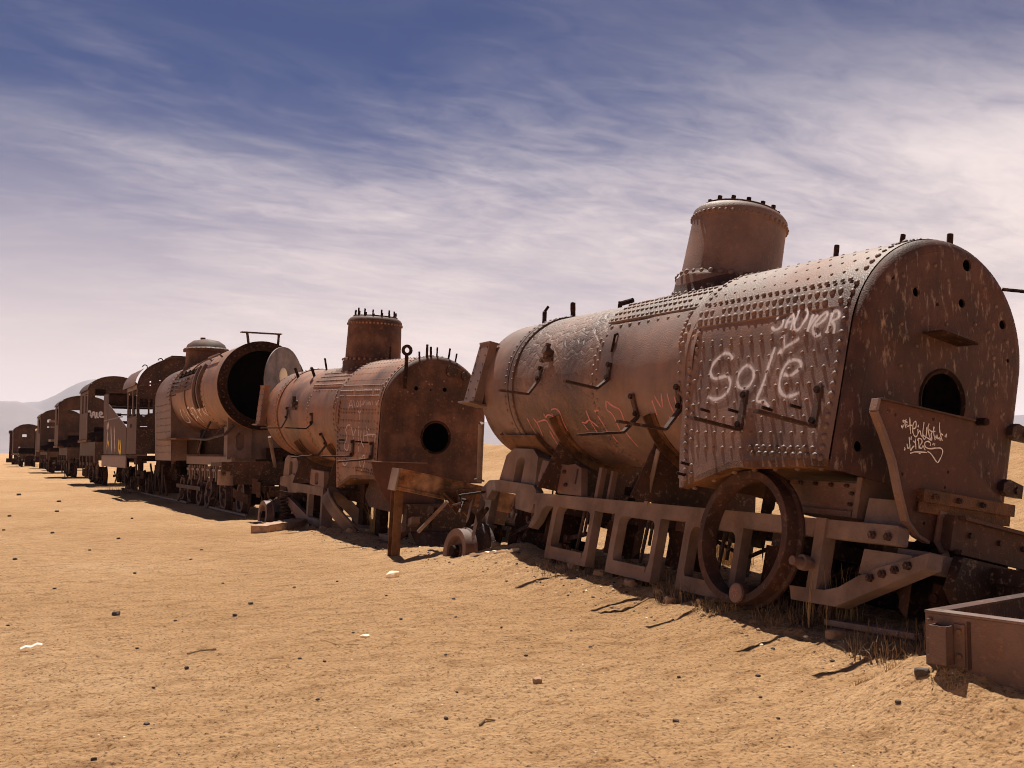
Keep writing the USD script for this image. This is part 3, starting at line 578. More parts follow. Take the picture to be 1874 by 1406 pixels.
    D = part(T, 'steam_dome', turned([(0.53, 0.70), (0.53, 0.86), (0.512, 0.89), (0.490, 0.94), (0.480, 1.22), (0.470, 1.515), (0.478, 1.52), (0.483, 1.555), (0.474, 1.605), (0.442, 1.645), (0.40, 1.665), (0.395, 1.63), (0.1, 1.63)], 'u', 96, (dc, 0, 0)), q['dome_look'], smooth=35)
    fl = np.linspace(0, 2 * PI, 96, endpoint=False)
    flange = [[(dc + r * math.cos(a), r * math.sin(a), math.sqrt(max(RB ** 2 - (r * math.sin(a)) ** 2, 0)) + DU + l) for a in fl] for r, l in ((0.74, -0.004), (0.735, 0.014), (0.56, 0.016), (0.535, 0.03), (0.53, 0.12))]
    part(T, 'dome_flange', sheet(np.array(flange), close=True), dark, smooth=35)
    for k in range(34):
        a = 2 * PI * k / 34
        z = math.sqrt(RB ** 2 - (0.55 * math.sin(a)) ** 2) + DU
        rv([[dc + 0.531 * math.cos(a), 0.531 * math.sin(a), z + 0.035]], [[math.cos(a), math.sin(a), 0.2]], 0.023)
        a += PI / 34
        rv([[dc + 0.528 * math.cos(a), 0.528 * math.sin(a), max(z, 0.80) + 0.10]], [[math.cos(a), math.sin(a), 0.2]], 0.023)
    for k in range(46):
        a = 2 * PI * k / 46; rv([[dc + 0.480 * math.cos(a), 0.480 * math.sin(a), 1.538]], [[math.cos(a), math.sin(a), 0]], 0.019)
    part(D, 'dome_ring', turned([(0.385, 1.64), (0.395, 1.685), (0.33, 1.69), (0.32, 1.64)], 'u', 72, (dc, 0, 0)), dark, smooth=35)
    for k in range(q['studs']):
        a = 2 * PI * (k + 0.3) / q['studs']; h = q['stud_h'] * (0.75 + 0.5 * RNG.random())
        part(D, 'stud', join(rod((dc + 0.36 * math.cos(a), 0.36 * math.sin(a), 1.68), (dc + 0.36 * math.cos(a), 0.36 * math.sin(a), 1.69 + h), q['stud_r'], 6)), 'rust_deep')

    # rivets: the ones that show largest one by one, the rest in one part
    P = np.vstack([p for p, n, r in nearR]); N = np.vstack([n for p, n, r in nearR]); Rr = np.concatenate([np.full(len(p), r * 1.15) for p, n, r in nearR]); Rr = Rr * np.clip(RNG.normal(1.0, 0.09, len(Rr)), 0.7, 1.2)
    keep = (P[:, 1] > -0.75) & (RNG.random(len(P)) > 0.03)
    P, N, Rr = P[keep], N[keep], Rr[keep]
    singles = q['single_rivets']
    if singles:
        eye = R.T @ (np.array([0, 0, CAM_H]) - np.asarray(O)); far = np.linalg.norm(P - eye, axis=1) / Rr - 200 * (np.einsum('ij,ij->i', N, eye - P) > 0)
        order = np.argsort(far)
        for i in order[:singles]: part(W, 'rivet', rivet_mesh(P[i:i + 1], N[i:i + 1], Rr[i]), body, smooth=50)
        rest = order[singles:]
    else: rest = np.arange(len(P))
    part(T, 'rivets', join(rivet_mesh(P[rest], N[rest], Rr[rest], 8 if singles else 6)), body, smooth=50, kind='stuff')
    P = np.vstack([p for p, n, r in smallR]); N = np.vstack([n for p, n, r in smallR]); Rr = np.concatenate([np.full(len(p), r) for p, n, r in smallR])
    part(T, 'stay_ends', rivet_mesh(P, N, Rr, 6), body, smooth=50, kind='stuff')

    # brackets that once carried the running board
    for s, pts in q['brackets']:
        pts = [(s, t, u) for t, u in pts]
        m = tapes(pts, 0.055, 0.024, (1, 0, 0)) if False else join(*[bar(pts[i], pts[i + 1], 0.024, 0.055, (1, 0, 0)) for i in range(len(pts) - 1)])
        b = part(T, 'running_board_bracket', m, 'rust_dark')
        p0, p1 = np.array(pts[0]), np.array(pts[1])
        for k in (0.12, 0.88): part(b, 'bolt', hexbolt(p0 + (p1 - p0) * k, (0, 1, 0), 0.027, 0.034), 'rust_deep')
    for a, b, r in q['pins']: part(T, 'pin', rod(a, b, r, 8), 'rust_deep')

    # smokebox wing plate, its shelf and stay
    w = q['wing']
    part(T, 'wing_plate', join(bar((w[0], w[1], w[2]), (w[0], w[3], w[4]), 0.30, 0.02, (1, 0, 0)) if False else
        sheet(np.array([[(w[0] - 0.16, w[1] - 0.10, w[2]), (w[0] - 0.16, w[3] - 0.12, w[4])], [(w[0] - 0.15, w[1] + 0.0, w[2]), (w[0] - 0.15, w[3], w[4])], [(w[0] + 0.16, w[1], w[2]), (w[0] + 0.16, w[3], w[4])], [(w[0] + 0.16, w[1] - 0.10, w[2]), (w[0] + 0.16, w[3] - 0.12, w[4])]])),
        bar((w[0] - 0.17, w[3] - 0.08, w[4]), (w[0] + 0.2, w[3] - 0.08, w[4]), 0.28, 0.025), bar((w[0] - 0.16, w[1] - 0.06, w[2]), (w[0] + 0.17, w[1] - 0.06, w[2]), 0.14, 0.02)), body, smooth=20)
    for k in np.linspace(0.08, 0.92, 7):
        for ss in (-0.11, 0.11): part(T, 'wing_rivet', rivet_mesh([[w[0] + ss, w[1] + (w[3] - w[1]) * k + 0.002, w[2] + (w[4] - w[2]) * k]], [[0, 1, 0.1]], 0.012, 6), 'rust_deep')
    part(T, 'front_stay', join(rod(q['stay'][0], q['stay'][1], 0.036, 14), turned([(0.07, 0), (0.07, 0.02), (0.04, 0.03)], 'u', 16, q['stay'][0])), 'rust_dusty')

    # belly: angle rings and hanging stretcher plates
    for s in q['belly']:
        part(T, 'belly_ring', join(turned([(RB - 0.01, s - 0.07), (RB + 0.016, s - 0.07), (RB + 0.016, s), (RB + 0.10, s), (RB + 0.10, s + 0.016), (RB - 0.01, s + 0.016)], 's', 40, (0, 0, DU), math.radians(-150), math.radians(-34))), 'rust_ochre')
        plate = pg((0.60, -0.74), (0.80, -1.40), (-0.7, -1.40), (-0.6, -0.74)).difference(disc(0, DU, RB + 0.02, 24))
        part(T, 'stretcher_plate', slab(plate, 'tu', s + 0.02, s + 0.035), 'rust_dark')
        for d in np.arange(-120, -38, 7.0):
            P, N = on_barrel(s - 0.035, d, 0.016); part(T, 'belly_rivet', rivet_mesh([P], [N], 0.022, 6), 'rust_ochre')
    return T

def bar_frame(T, q, look):
    """Bar frames: a top rail with open pedestals hanging from it, near side and far side."""
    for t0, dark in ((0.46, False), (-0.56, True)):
        poly = pg(*q['rail'])
        for a, b in q['pedestals']:
            p = sg.box(a, -2.13, b, -1.50)
            p = p.difference(rr(a + 0.075, b - 0.095, -2.025, -1.565, 0.075))
            poly = poly.union(p)
        poly = poly.buffer(-0.02, quad_segs=3).buffer(0.02, quad_segs=3)
        poly = poly.union(pg(*q['casting'])) if q.get('casting') else poly
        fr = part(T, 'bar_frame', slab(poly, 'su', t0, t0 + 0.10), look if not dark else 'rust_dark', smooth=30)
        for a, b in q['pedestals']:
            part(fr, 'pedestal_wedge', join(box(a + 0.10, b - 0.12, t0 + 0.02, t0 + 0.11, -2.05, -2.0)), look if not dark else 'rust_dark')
            if dark: continue
            for x in (a + 0.10, a + 0.16, b - 0.16, b - 0.10): part(fr, 'binder_bolt', rod((x, t0 + 0.05, -2.34), (x, t0 + 0.05, -2.10), 0.014, 8), 'rust_deep')
            part(fr, 'spring_rod', join(rod(((a + b) / 2 + 0.05, 0.40, -1.98), ((a + b) / 2 + 0.02, 0.40, -1.52), 0.018, 8), rod(((a + b) / 2 - 0.05, 0.40, -1.8), ((a + b) / 2 - 0.05, 0.40, -1.52), 0.016, 8)), 'rust_dark')
    for s in q['stretchers']:
        part(T, 'frame_stretcher', box(s, s + 0.16, -0.46, 0.44, -1.62, -1.50), 'rust_dark')
        part(T, 'axle_box', box(s + 0.02, s + 0.26, 0.12, 0.40, -1.95, -1.62), 'rust_deep')

def tapered_frame_bits(T): pass

def hex_row(T, pts, axis, r=0.024): return [part(T, 'hex_bolt', hexbolt(p, axis, r, 0.026, 0.012), 'rust_dark') for p in pts]

rust('rust_beam', (0.070, 0.033, 0.017), (0.205, 0.102, 0.054), (0.340, 0.190, 0.110), scale=5.0, bump=0.8, hue=0.7)

def wreckage(T, seed, n, s0, s1, u0, u1, t0=-0.38, t1=0.36):
    """Torn pipes, links and plates tangled under a boiler."""
    g = np.random.default_rng(seed)
    for k in range(n):
        c = np.array([g.uniform(s0, s1), g.uniform(t0, t1), g.uniform(u0, u1)]); d = g.normal(0, 1, 3); d = d / np.linalg.norm(d) * g.uniform(0.15, 0.42); d[1] *= 0.5; d[2] *= 0.7
        kind = k % 4
        if kind == 0:
            e = g.normal(0, 0.09, 3); part(T, 'bent_pipe', pipe([c - d, c + e, c + d], g.uniform(0.012, 0.026), 7), 'rust_dark')
        elif kind == 1: part(T, 'loose_link', join(bar(c - d, c + d, 0.05, 0.02, (0.2, 1, 0.1)), rod(c + d - [0, 0.03, 0], c + d + [0, 0.03, 0], 0.045, 10)), 'rust_dark')
        elif kind == 2:
            w = g.uniform(0.08, 0.2); q_ = np.array([[c + d * a + np.array([0, 0.06 * math.sin(3 * a + k), w * b]) for a in np.linspace(-1, 1, 5)] for b in (-1, 0, 1)])
            part(T, 'torn_plate', sheet(q_), 'rust_plate', smooth=40)
        else: part(T, 'stub_bracket', join(bar(c, c + [0.22, 0, 0.0], 0.06, 0.09), bar(c + [0.1, 0, 0], c + [0.1, 0, -0.24], 0.05, 0.05)), 'rust_deep')

spray('spray_mist', (0.70, 0.64, 0.68), 0.20)
# ---- the nearest wreck
R1 = rot(math.radians(-2.41), math.radians(1.27), math.radians(12.0)); O1 = (6.4, 4.907, 2.087)
q1 = dict(seed=1.0, back_look='rust_drips', dome_look='rust_brown', dome_s=2.78, studs=15, stud_h=0.035, stud_r=0.024, stay_rows=9, patch=(30.5, 55.0), single_rivets=300,
    holes=[(-0.02, -0.36, (0.215, 0.215)), (-0.08, 0.72, 0.045), (0.40, 0.37, 0.034), (-0.08, 0.42, 0.034), (-0.55, 0.38, 0.036), (0.66, 0.42, 0.030), (0.74, -0.86, 0.038), (-0.65, 0.60, 0.018), (-0.70, 0.50, 0.014), (-0.66, 0.12, 0.016), (0.17, 0.34, 0.014)],
    plugs=[(0.55, 0.45), (0.25, 0.62), (0.1, 0.55), (-0.3, 0.6), (-0.45, 0.5), (-0.4, 0.28), (-0.62, 0.26), (-0.25, 0.30), (0.3, 0.2), (0.05, 0.22), (-0.5, 0.1), (0.5, 0.1), (0.62, -0.1), (0.45, -0.2), (0.52, -0.42), (-0.55, -0.1), (-0.68, -0.3), (-0.62, -0.55), (-0.4, -0.12), (0.32, -0.02), (0.66, 0.12), (0.2, -0.7), (-0.35, -0.75), (-0.6, -0.78), (0.4, -0.62)],
    brackets=[(4.72, [(0.915, -0.06), (0.925, -0.22), (1.02, -0.40), (1.37, -0.44)]), (3.26, [(0.915, -0.10), (0.905, -0.27), (1.01, -0.385), (1.38, -0.40)]), (2.84, [(0.865, -0.42), (0.75, -0.62), (0.88, -0.80), (1.36, -0.93)]),
              (2.10, [(0.875, -0.36), (0.80, -0.57), (0.92, -0.78), (1.42, -0.82)]), (1.10, [(0.912, -0.46), (0.915, -0.78), (1.38, -0.79)]), (0.28, [(0.912, -0.45), (0.915, -0.755), (1.45, -0.765)])],
    pins=[((6.2, 0.25, 0.76), (6.18, 0.29, 0.93), 0.03), ((6.18, 0.29, 0.93), (6.14, 0.27, 1.0), 0.018), ((5.58, 0.18, 0.8), (5.55, 0.24, 0.99), 0.032), ((5.55, 0.24, 0.97), (5.72, 0.14, 0.95), 0.03), ((4.55, 0.15, 0.8), (4.52, 0.18, 0.90), 0.025), ((4.52, 0.16, 0.88), (4.38, 0.10, 0.92), 0.03),
          ((1.05, 0.25, 0.83), (1.06, 0.25, 0.96), 0.022), ((0.40, 0.20, 0.85), (0.40, 0.20, 0.95), 0.02), ((0.16, -0.05, 0.87), (0.17, -0.05, 0.99), 0.024), ((0.02, -0.52, 0.66), (-0.42, -0.78, 0.62), 0.014),
          ((1.55, 0.89, -0.62), (1.55, 0.985, -0.62), 0.013), ((1.18, 0.89, -0.63), (1.18, 0.985, -0.63), 0.013), ((0.78, 0.89, -0.62), (0.78, 0.985, -0.62), 0.013), ((0.47, 0.89, -0.61), (0.47, 0.985, -0.61), 0.013), ((1.68, 0.89, -1.08), (1.68, 0.99, -1.08), 0.013), ((1.72, 0.89, -1.17), (1.72, 0.99, -1.17), 0.013),
          ((0.0, 0.10, 0.12), (-0.06, 0.10, 0.12), 0.02), ((0.0, -0.42, -0.42), (-0.08, -0.42, -0.42), 0.03)],
    wing=(6.42, 0.92, 0.36, 0.985, -0.45), stay=((6.85, 0.42, -1.37), (6.45, 0.74, -0.66)), belly=(4.46, 2.62))
T1 = boiler_wreck(O1, R1, 'nearest big brown riveted boiler with steam dome, white scrawl SoLe on its side', ('rust_brown', 'rust_flaking', 'rust_dark'), q1)
bar_frame(T1, dict(rail=[(-0.30, -1.365), (5.02, -1.445), (5.02, -1.575), (-0.30, -1.50)], pedestals=[(3.60, 4.48), (2.44, 3.22), (1.28, 2.06)], stretchers=[0.9, 2.2, 3.3, 4.6],
                   casting=[(4.95, -1.42), (5.05, -1.36), (5.95, -1.34), (6.25, -1.36), (6.42, -1.47), (6.42, -1.60), (6.2, -1.60), (6.12, -1.48), (5.45, -1.48), (5.38, -1.66), (5.0, -1.68), (4.95, -1.62)]), 'rust_dusty')
part(T1, 'frame_horn', slab(pg((4.62, -1.55), (4.92, -1.55), (4.90, -1.70), (4.98, -1.84), (4.90, -1.85), (4.80, -1.76), (4.72, -1.62)), 'su', 0.462, 0.558), 'rust_dusty')
# smokebox saddle on two legs
sad = pg((5.08, -1.36), (6.05, -1.36), (5.98, -1.02), (5.80, -0.93), (5.30, -0.93), (5.14, -1.02)).difference(rr(5.45, 5.66, -1.45, -1.04, 0.07))
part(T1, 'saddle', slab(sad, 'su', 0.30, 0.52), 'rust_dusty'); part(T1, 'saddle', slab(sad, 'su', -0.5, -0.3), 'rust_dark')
part(T1, 'saddle_flange', turned([(RB + 0.0, 5.10), (RB + 0.05, 5.10), (RB + 0.05, 6.05), (RB + 0.0, 6.05)], 's', 30, (0, 0, DU), math.radians(-125), math.radians(-48)), 'rust_ochre')
hex_row(T1, [(s, 0.44, -1.345) for s in (5.1, 5.25, 5.4, 5.7, 5.85, 6.0)], (0, 0, 1))
# spring hanger bracket with its eye
hang = pg((3.95, -1.42), (4.05, -1.12), (4.20, -1.08), (4.36, -1.10), (4.95, -1.06), (4.98, -1.30), (4.85, -1.36), (4.55, -1.36), (4.45, -1.42)).difference(disc(4.86, -1.24, 0.045)).difference(rr(4.10, 4.14, -1.30, -1.13, 0.018))
part(T1, 'motion_bracket', slab(hang, 'su', 0.47, 0.55), 'rust_brown')
hex_row(T1, [(4.55, 0.55, -1.16), (4.70, 0.55, -1.20), (4.38, 0.55, -1.18), (4.30, 0.55, -1.32)], (0, 1, 0))
part(T1, 'hanger_link', join(box(3.66, 3.72, 0.47, 0.53, -1.42, -1.10), box(3.52, 3.56, 0.42, 0.48, -1.42, -1.12)), 'rust_brown')
part(T1, 'stay_strip', bar((2.50, 0.68, -0.92), (2.72, 0.56, -1.42), 0.06, 0.012, (0, 1, 0)), 'rust_dusty')
# front buffer beam with gussets and a plank top
part(T1, 'buffer_beam', join(box(6.95, 7.18, -1.3, 1.50, -1.70, -1.44), box(6.93, 7.20, 0.30, 1.48, -1.438, -1.425), box(6.935, 6.949, 0.30, 1.50, -1.50, -1.44), box(6.935, 6.949, 0.30, 1.50, -1.70, -1.66)), 'rust_beam')
part(T1, 'beam_end', box(6.93, 7.20, 1.502, 1.525, -1.72, -1.43), 'rust_dusty')
part(T1, 'gusset_plate', join(slab(pg((0.40, -1.47), (0.95, -1.60), (0.62, -1.86), (0.40, -1.70)), 'tu', 6.90, 6.93), bar((6.88, 0.88, -1.62), (6.88, 0.45, -1.86), 0.06, 0.02), bar((6.88, 0.70, -1.56), (6.88, 0.56, -1.86), 0.05, 0.02)), 'rust_ochre')
hex_row(T1, [(6.90, t, u) for t, u in ((0.55, -1.56), (0.62, -1.62), (0.70, -1.66), (0.52, -1.66), (0.58, -1.74), (0.48, -1.55))], (-1, 0, 0), 0.018)
part(T1, 'front_leg', join(box(6.40, 6.62, 0.30, 0.40, -1.98, -1.40), box(6.30, 6.62, 0.28, 0.42, -2.02, -1.90)), 'rust_dusty')
part(T1, 'cylinder_block', join(box(5.45, 6.1, -0.45, 0.20, -2.0, -1.5), rod((5.3, 0.0, -1.85), (6.2, 0.0, -1.85), 0.25, 20)), 'rust_deep')
for s, t in ((5.35, 0.36), (5.85, 0.36)):
    th = np.linspace(0, 1.5 * PI, 9)
    part(T1, 'lifting_hook', pipe([(s + 0.07 * math.cos(x), t, -1.72 - 0.07 * math.sin(x)) for x in th] + [(s - 0.02, t, -1.52)], 0.018, 8), 'rust_brown')
part(T1, 'truck_frame', join(box(5.0, 6.5, 0.15, 0.30, -2.08, -1.88), box(5.0, 6.5, -0.4, -0.25, -2.08, -1.88), box(5.6, 5.8, -0.5, 0.36, -2.12, -1.92)), 'rust_deep')
part(T1, 'thin_brace', rod((6.75, 0.85, -1.72), (7.1, 1.02, -2.18), 0.025, 8), 'rust_dusty')
# ash pan and trailing frame under the firebox
part(T1, 'ash_pan', join(slab(pg((0.20, -1.30), (0.22, -1.06), (1.02, -1.10), (1.08, -1.28), (0.95, -1.33)), 'su', -0.4, 0.44), box(0.16, 0.21, -0.4, 0.49, -1.34, -1.04), box(0.24, 1.0, 0.44, 0.47, -1.335, -1.29), box(0.24, 1.0, 0.44, 0.46, -1.12, -1.08)), 'rust_brown')
hex_row(T1, [(s, 0.462, -1.105) for s in (0.32, 0.48, 0.64, 0.8, 0.95)] + [(0.26, 0.462, u) for u in (-1.16, -1.24)], (0, 1, 0), 0.016)
part(T1, 'expansion_shoe', slab(pg((-0.28, -1.38), (-0.28, -1.18), (0.10, -1.18), (0.12, -1.38)), 'su', 0.20, 0.46), 'rust_dusty')
part(T1, 'trailing_casting', slab(pg((0.0, -1.55), (-0.42, -1.55), (-0.40, -1.62), (-0.26, -1.64), (-0.06, -1.76), (0.02, -1.72)), 'su', 0.46, 0.54), 'rust_dusty')
pst = part(T1, 'pedestal_post', box(0.36, 0.46, 0.46, 0.58, -1.90, -1.37), 'rust_dusty')
part(pst, 'pin', join(rod((0.43, 0.58, -1.72), (0.43, 0.78, -1.72), 0.034, 12), turned([(0.034, 0), (0.058, 0.0), (0.058, 0.05), (0.034, 0.05)], 't', 16, (0.43, 0.64, -1.72))), 'rust_brown')
brace = pg((0.64, -1.90), (0.28, -1.885), (0.15, -1.845), (-0.02, -1.74), (-0.10, -1.72), (-0.14, -1.68), (-0.58, -1.52), (-0.58, -1.62), (0.16, -1.985), (0.60, -2.0))
part(T1, 'trailing_brace', slab(brace, 'su', 0.44, 0.575), 'rust_dusty')
hex_row(T1, [(-0.13, 0.575, -1.745), (-0.23, 0.575, -1.705), (-0.33, 0.575, -1.665), (-0.43, 0.575, -1.625)], (0, 1, 0), 0.03)
hex_row(T1, [(s, 0.56, -1.45) for s in (-0.08, -0.22)], (0, 1, 0), 0.03)
for s in (0.35, 0.26): part(T1, 'binder_bolt', join(rod((s, 0.51, -2.08), (s, 0.51, -1.95), 0.016, 8), rod((s, 0.51, -2.05), (s, 0.51, -2.02), 0.026, 6)), 'rust_dark')
part(T1, 'drag_beam', join(box(-0.44, -0.34, -1.25, 0.22, -1.46, -1.22), box(-0.50, -0.445, -1.25, 0.18, -1.475, -1.44), box(-0.50, -0.445, -1.25, 0.18, -1.24, -1.215)), 'rust_plate')
for t in (0.05, -0.25, -0.5): part(T1, 'hex_bolt', hexbolt((-0.445, t, -1.33), (-1, 0, 0), 0.022, 0.02), 'rust_dark')
part(T1, 'drag_box', box(-0.46, -0.20, 0.10, 0.44, -1.64, -1.505), 'rust_dusty')
wheel_prof = [(0.07, -0.09), (0.10, -0.09), (0.10, -0.03), (0.36, -0.02), (0.37, -0.06), (0.45, -0.06), (0.45, 0.05), (0.485, 0.06), (0.485, 0.085), (0.36, 0.085), (0.35, 0.02), (0.10, 0.03), (0.10, 0.10), (0.0, 0.10)]
for s in (0.10, 0.98): part(T1, 'trailing_wheel', turned(wheel_prof, 't', 40, (s, -0.52, -1.72)), 'rust_deep')
part(T1, 'axle', join(rod((0.10, -0.6, -1.72), (0.10, 0.40, -1.72), 0.08, 14), box(-0.05, 0.25, -0.40, -0.16, -1.95, -1.52)), 'rust_deep')
lug = pg((0.30, -1.50), (0.36, -1.72), (0.20, -1.90), (0.02, -1.96), (-0.16, -1.88), (-0.24, -1.70), (-0.22, -1.50)).difference(disc(0.03, -1.80, 0.035))
part(T1, 'drawbar_lug', slab(lug, 'tu', -0.62, -0.54), 'rust_dark')
part(T1, 'drawbar', join(box(-0.95, -0.55, -0.65, 0.02, -1.62, -1.52), bar((-0.7, -0.05, -1.72), (-0.7, -1.2, -1.66), 0.24, 0.20)), 'rust_dark')
part(T1, 'suspension_link', join(rod((-0.42, 0.22, -2.0), (-0.42, 0.22, -1.7), 0.06, 12), rod((-0.42, 0.30, -1.80), (-0.42, 0.14, -1.80), 0.035, 10)), 'rust_deep')
wreckage(T1, 31, 34, 1.3, 6.4, -2.05, -1.25)
wreckage(T1, 32, 12, -0.5, 1.2, -2.0, -1.45, -0.9, 0.3)
wreckage(T1, 33, 10, 5.4, 7.4, -2.1, -1.6, 0.2, 1.1)
# torn cab sheet across the back plate
cab = pg((0.93, -0.575), (0.05, -0.515), (0.0, -0.53), (0.02, -0.80), (-0.45, -1.05), (-0.44, -1.24), (-0.20, -1.42), (0.30, -1.42), (0.40, -1.40), (0.52, -1.32), (0.62, -1.15), (0.72, -0.95), (0.84, -0.78), (0.95, -0.66))
for t, u in ((0.19, -0.92), (0.20, -1.03), (0.20, -1.07), (0.21, -1.12), (0.62, -1.02), (0.35, -1.31), (0.83, -0.63), (0.76, -0.64), (0.40, -0.59)): cab = cab.difference(disc(t, u, 0.011, 4))
CS = part(T1, 'cab_sheet', slab(cab, 'tu', -0.312, -0.298), 'rust_sheet', smooth=20)
edge = [(0.945, -0.575), (0.955, -0.66), (0.845, -0.79), (0.725, -0.955), (0.625, -1.155), (0.525, -1.325), (0.41, -1.405), (0.30, -1.43)]
part(CS, 'top_lip', bar((-0.32, 0.93, -0.570), (-0.32, 0.02, -0.512), 0.05, 0.012), 'rust_plate')
part(CS, 'beading', join(*[bar((-0.305, *edge[i]), (-0.305, *edge[i + 1]), 0.022, 0.062, (1, 0, 0)) for i in range(len(edge) - 1)]), 'rust_brown')
part(T1, 'angle_iron', join(bar((-0.34, 0.46, -1.13), (-0.34, -0.46, -1.07), 0.07, 0.085), bar((-0.34, 0.46, -1.20), (-0.34, -0.46, -1.14), 0.012, 0.09)), 'rust_ochre')
hex_row(T1, [(-0.385, t, -1.13 + (0.46 - t) * 0.065) for t in (0.36, 0.14, -0.10)], (-1, 0, 0), 0.022)
part(T1, 'hanging_strap', join(bar((-0.345, 0.225, -1.20), (-0.345, 0.235, -1.42), 0.07, 0.014, (1, 0, 0)), bar((-0.345, 0.235, -1.41), (-0.40, 0.225, -1.48), 0.07, 0.014, (1, 0, 0)), bar((-0.40, 0.225, -1.48), (-0.42, 0.14, -1.66), 0.07, 0.014, (1, 0, 0))), 'rust_brown')
part(T1, 'step_plate', box(-0.18, 0.0, -0.10, 0.28, 0.085, 0.10), 'rust_deep')
for t, u in ((-0.86, -0.42), (-0.84, -0.86)):
    part(T1, 'hinge_lug', join(slab(pg((t + 0.06, u - 0.06), (t - 0.10, u - 0.05), (t - 0.10, u + 0.05), (t + 0.06, u + 0.07), (t + 0.12, u + 0.03), (t + 0.12, u - 0.03)), 'tu', -0.06, -0.002), rod((-0.08, t - 0.03, u), (-0.06, t - 0.03, u), 0.03, 6)), 'rust_dark')
# valve gear stump on the barrel
part(T1, 'clack_valve', join(rod((4.62, 0.86, 0.10), (4.62, 0.98, 0.12), 0.05, 12), rod((4.62, 0.94, 0.02), (4.62, 0.94, 0.20), 0.032, 10), box(4.50, 4.74, 0.90, 0.93, 0.0, 0.035), hexbolt((4.72, 0.90, 0.02), (0, 1, 0), 0.03, 0.05)), 'rust_dark')
part(T1, 'feed_pipe_stub', pipe([(3.30, 0.86, 0.22), (3.30, 0.89, 0.20), (3.29, 0.90, 0.02)], 0.014, 6), 'rust_deep')

flat = lambda lift: (lambda p: (np.stack([p[:, 0], side_t(np.minimum(p[:, 1], 0)) * np.cos(np.maximum(p[:, 1], 0) / RF) + lift, p[:, 1]], 1), np.tile([0, 1.0, 0], (len(p), 1))))
rnd = lambda lift, r=RB: (lambda p: on_barrel(p[:, 0], p[:, 1], lift, r))
graffiti(T1, 'overspray', GRAF['side'], flat(0.0045), 0.050, 'spray_mist', 'thin white overspray round the sprayed words')
graffiti(T1, 'white_scrawl', GRAF['side'][:6], flat(0.006), 0.021, 'spray_white', 'white sprayed word SoLe with a t above it')
graffiti(T1, 'white_scrawl', GRAF['side'][6:], flat(0.012), 0.019, 'spray_white', 'white sprayed word along the riveted lap')
for lo, hi in ((0, 9), (9, 18), (18, 99)): graffiti(T1, 'pink_scrawl', GRAF['pink'][lo:hi], rnd(0.004), 0.013, 'spray_pink', 'pink sprayed letters low on the barrel')
graffiti(CS, 'white_tag', GRAF['tag'], lambda p: (np.stack([np.full(len(p), -0.3165), p[:, 0], p[:, 1]], 1), np.tile([-1.0, 0, 0], (len(p), 1))), 0.0062, 'marker_white', 'white marker tag in two lines')

# ------------------------------------------------------------------ loose pieces by the nearest wreck
def tyre_profile(r, w, thick=0.075):
    return [(r - thick, -w / 2), (r, -w / 2), (r + 0.004, 0.25 * w), (r + 0.03, 0.34 * w), (r + 0.03, w / 2), (r - thick, w / 2), (r - thick, -w / 2)]
ty = thing('loose_wheel_tyre', 'big steel wheel tyre standing upright against the frame of the nearest boiler', 'wheel tyre', np.array(O1) + R1 @ np.array([1.12, 0.64, -1.60]), R1 @ rot(0, 0, 0).T @ rot(), 0.0)
part(ty, 'tread_ring', turned([(r, -t) for r, t in tyre_profile(0.53, 0.15, 0.060)][::-1], 't', 96), 'rust_plate', smooth=40)
ax = thing('axle_stub', 'thick round axle end with an orange paint mark, lying inside the upright tyre', 'axle', np.array(O1) + R1 @ np.array([1.03, 0.3, -2.03]), R1)
part(ax, 'shaft', join(rod((0, -0.4, 0.0), (0, 0.44, -0.01), 0.078, 28)), 'rust_dark')
part(ax, 'end_face', turned([(0.0, 0.452), (0.06, 0.452), (0.074, 0.445), (0.080, 0.43)], 't', 28, (0, 0, -0.01)), 'rust_brown')
graffiti(ax, 'orange_mark', [[(0.016 * math.cos(a), 0.016 * math.sin(a)), (0.040 * math.cos(a), 0.040 * math.sin(a))] for a in np.arange(0, 2 * PI, PI / 4)],
         lambda p: (np.stack([p[:, 0], np.full(len(p), 0.4555), p[:, 1] - 0.01], 1), np.tile([0, 1.0, 0], (len(p), 1))), 0.0035, 'spray_orange', 'orange sprayed star mark')

# open-topped steel box in the corner of the picture
BX, BY = 4.27, 3.45
bx = thing('steel_box', 'long open-topped rusty steel box sunk in the sand, bolted bracket on its near wall', 'steel box', (BX, BY, 0.12), rot(math.radians(190.0), 0, math.radians(-0.6)))
# here s runs back past the camera, t away from the open sand
part(bx, 'near_wall', box(0.0, 2.9, 0.0, 0.025, -0.15, 0.43), 'rust_brown')
part(bx, 'end_wall', join(box(0.0, 0.022, 0.027, 1.75, -0.15, 0.43), box(-0.004, 0.075, 0.03, 1.75, 0.432, 0.444)), 'rust_dark')
part(bx, 'top_flange', join(box(0.0, 2.9, -0.006, 0.085, 0.432, 0.444)), 'rust_dusty')
part(bx, 'far_wall', box(0.0, 2.9, 1.75, 1.775, -0.15, 0.43), 'rust_dark')
part(bx, 'box_floor', box(0.03, 2.9, 0.03, 1.74, 0.02, 0.03), 'rust_deep')
part(bx, 'channel_bracket', join(box(0.06, 0.068, -0.075, -0.002, 0.20, 0.385), box(0.06, 0.15, -0.084, -0.0755, 0.20, 0.385), box(0.142, 0.15, -0.075, -0.010, 0.20, 0.385), box(0.151, 0.205, -0.010, -0.002, 0.19, 0.395)), 'rust_brown', smooth=20)
part(bx, 'weld_plate', box(0.215, 0.232, -0.004, 0.0, 0.18, 0.41), 'rust_dark')
for u in (0.40, 0.305, 0.225): part(bx, 'bolt', hexbolt((0.028, -0.001, u), (0, -1, 0), 0.013, 0.012, 0.022), 'rust_dusty')
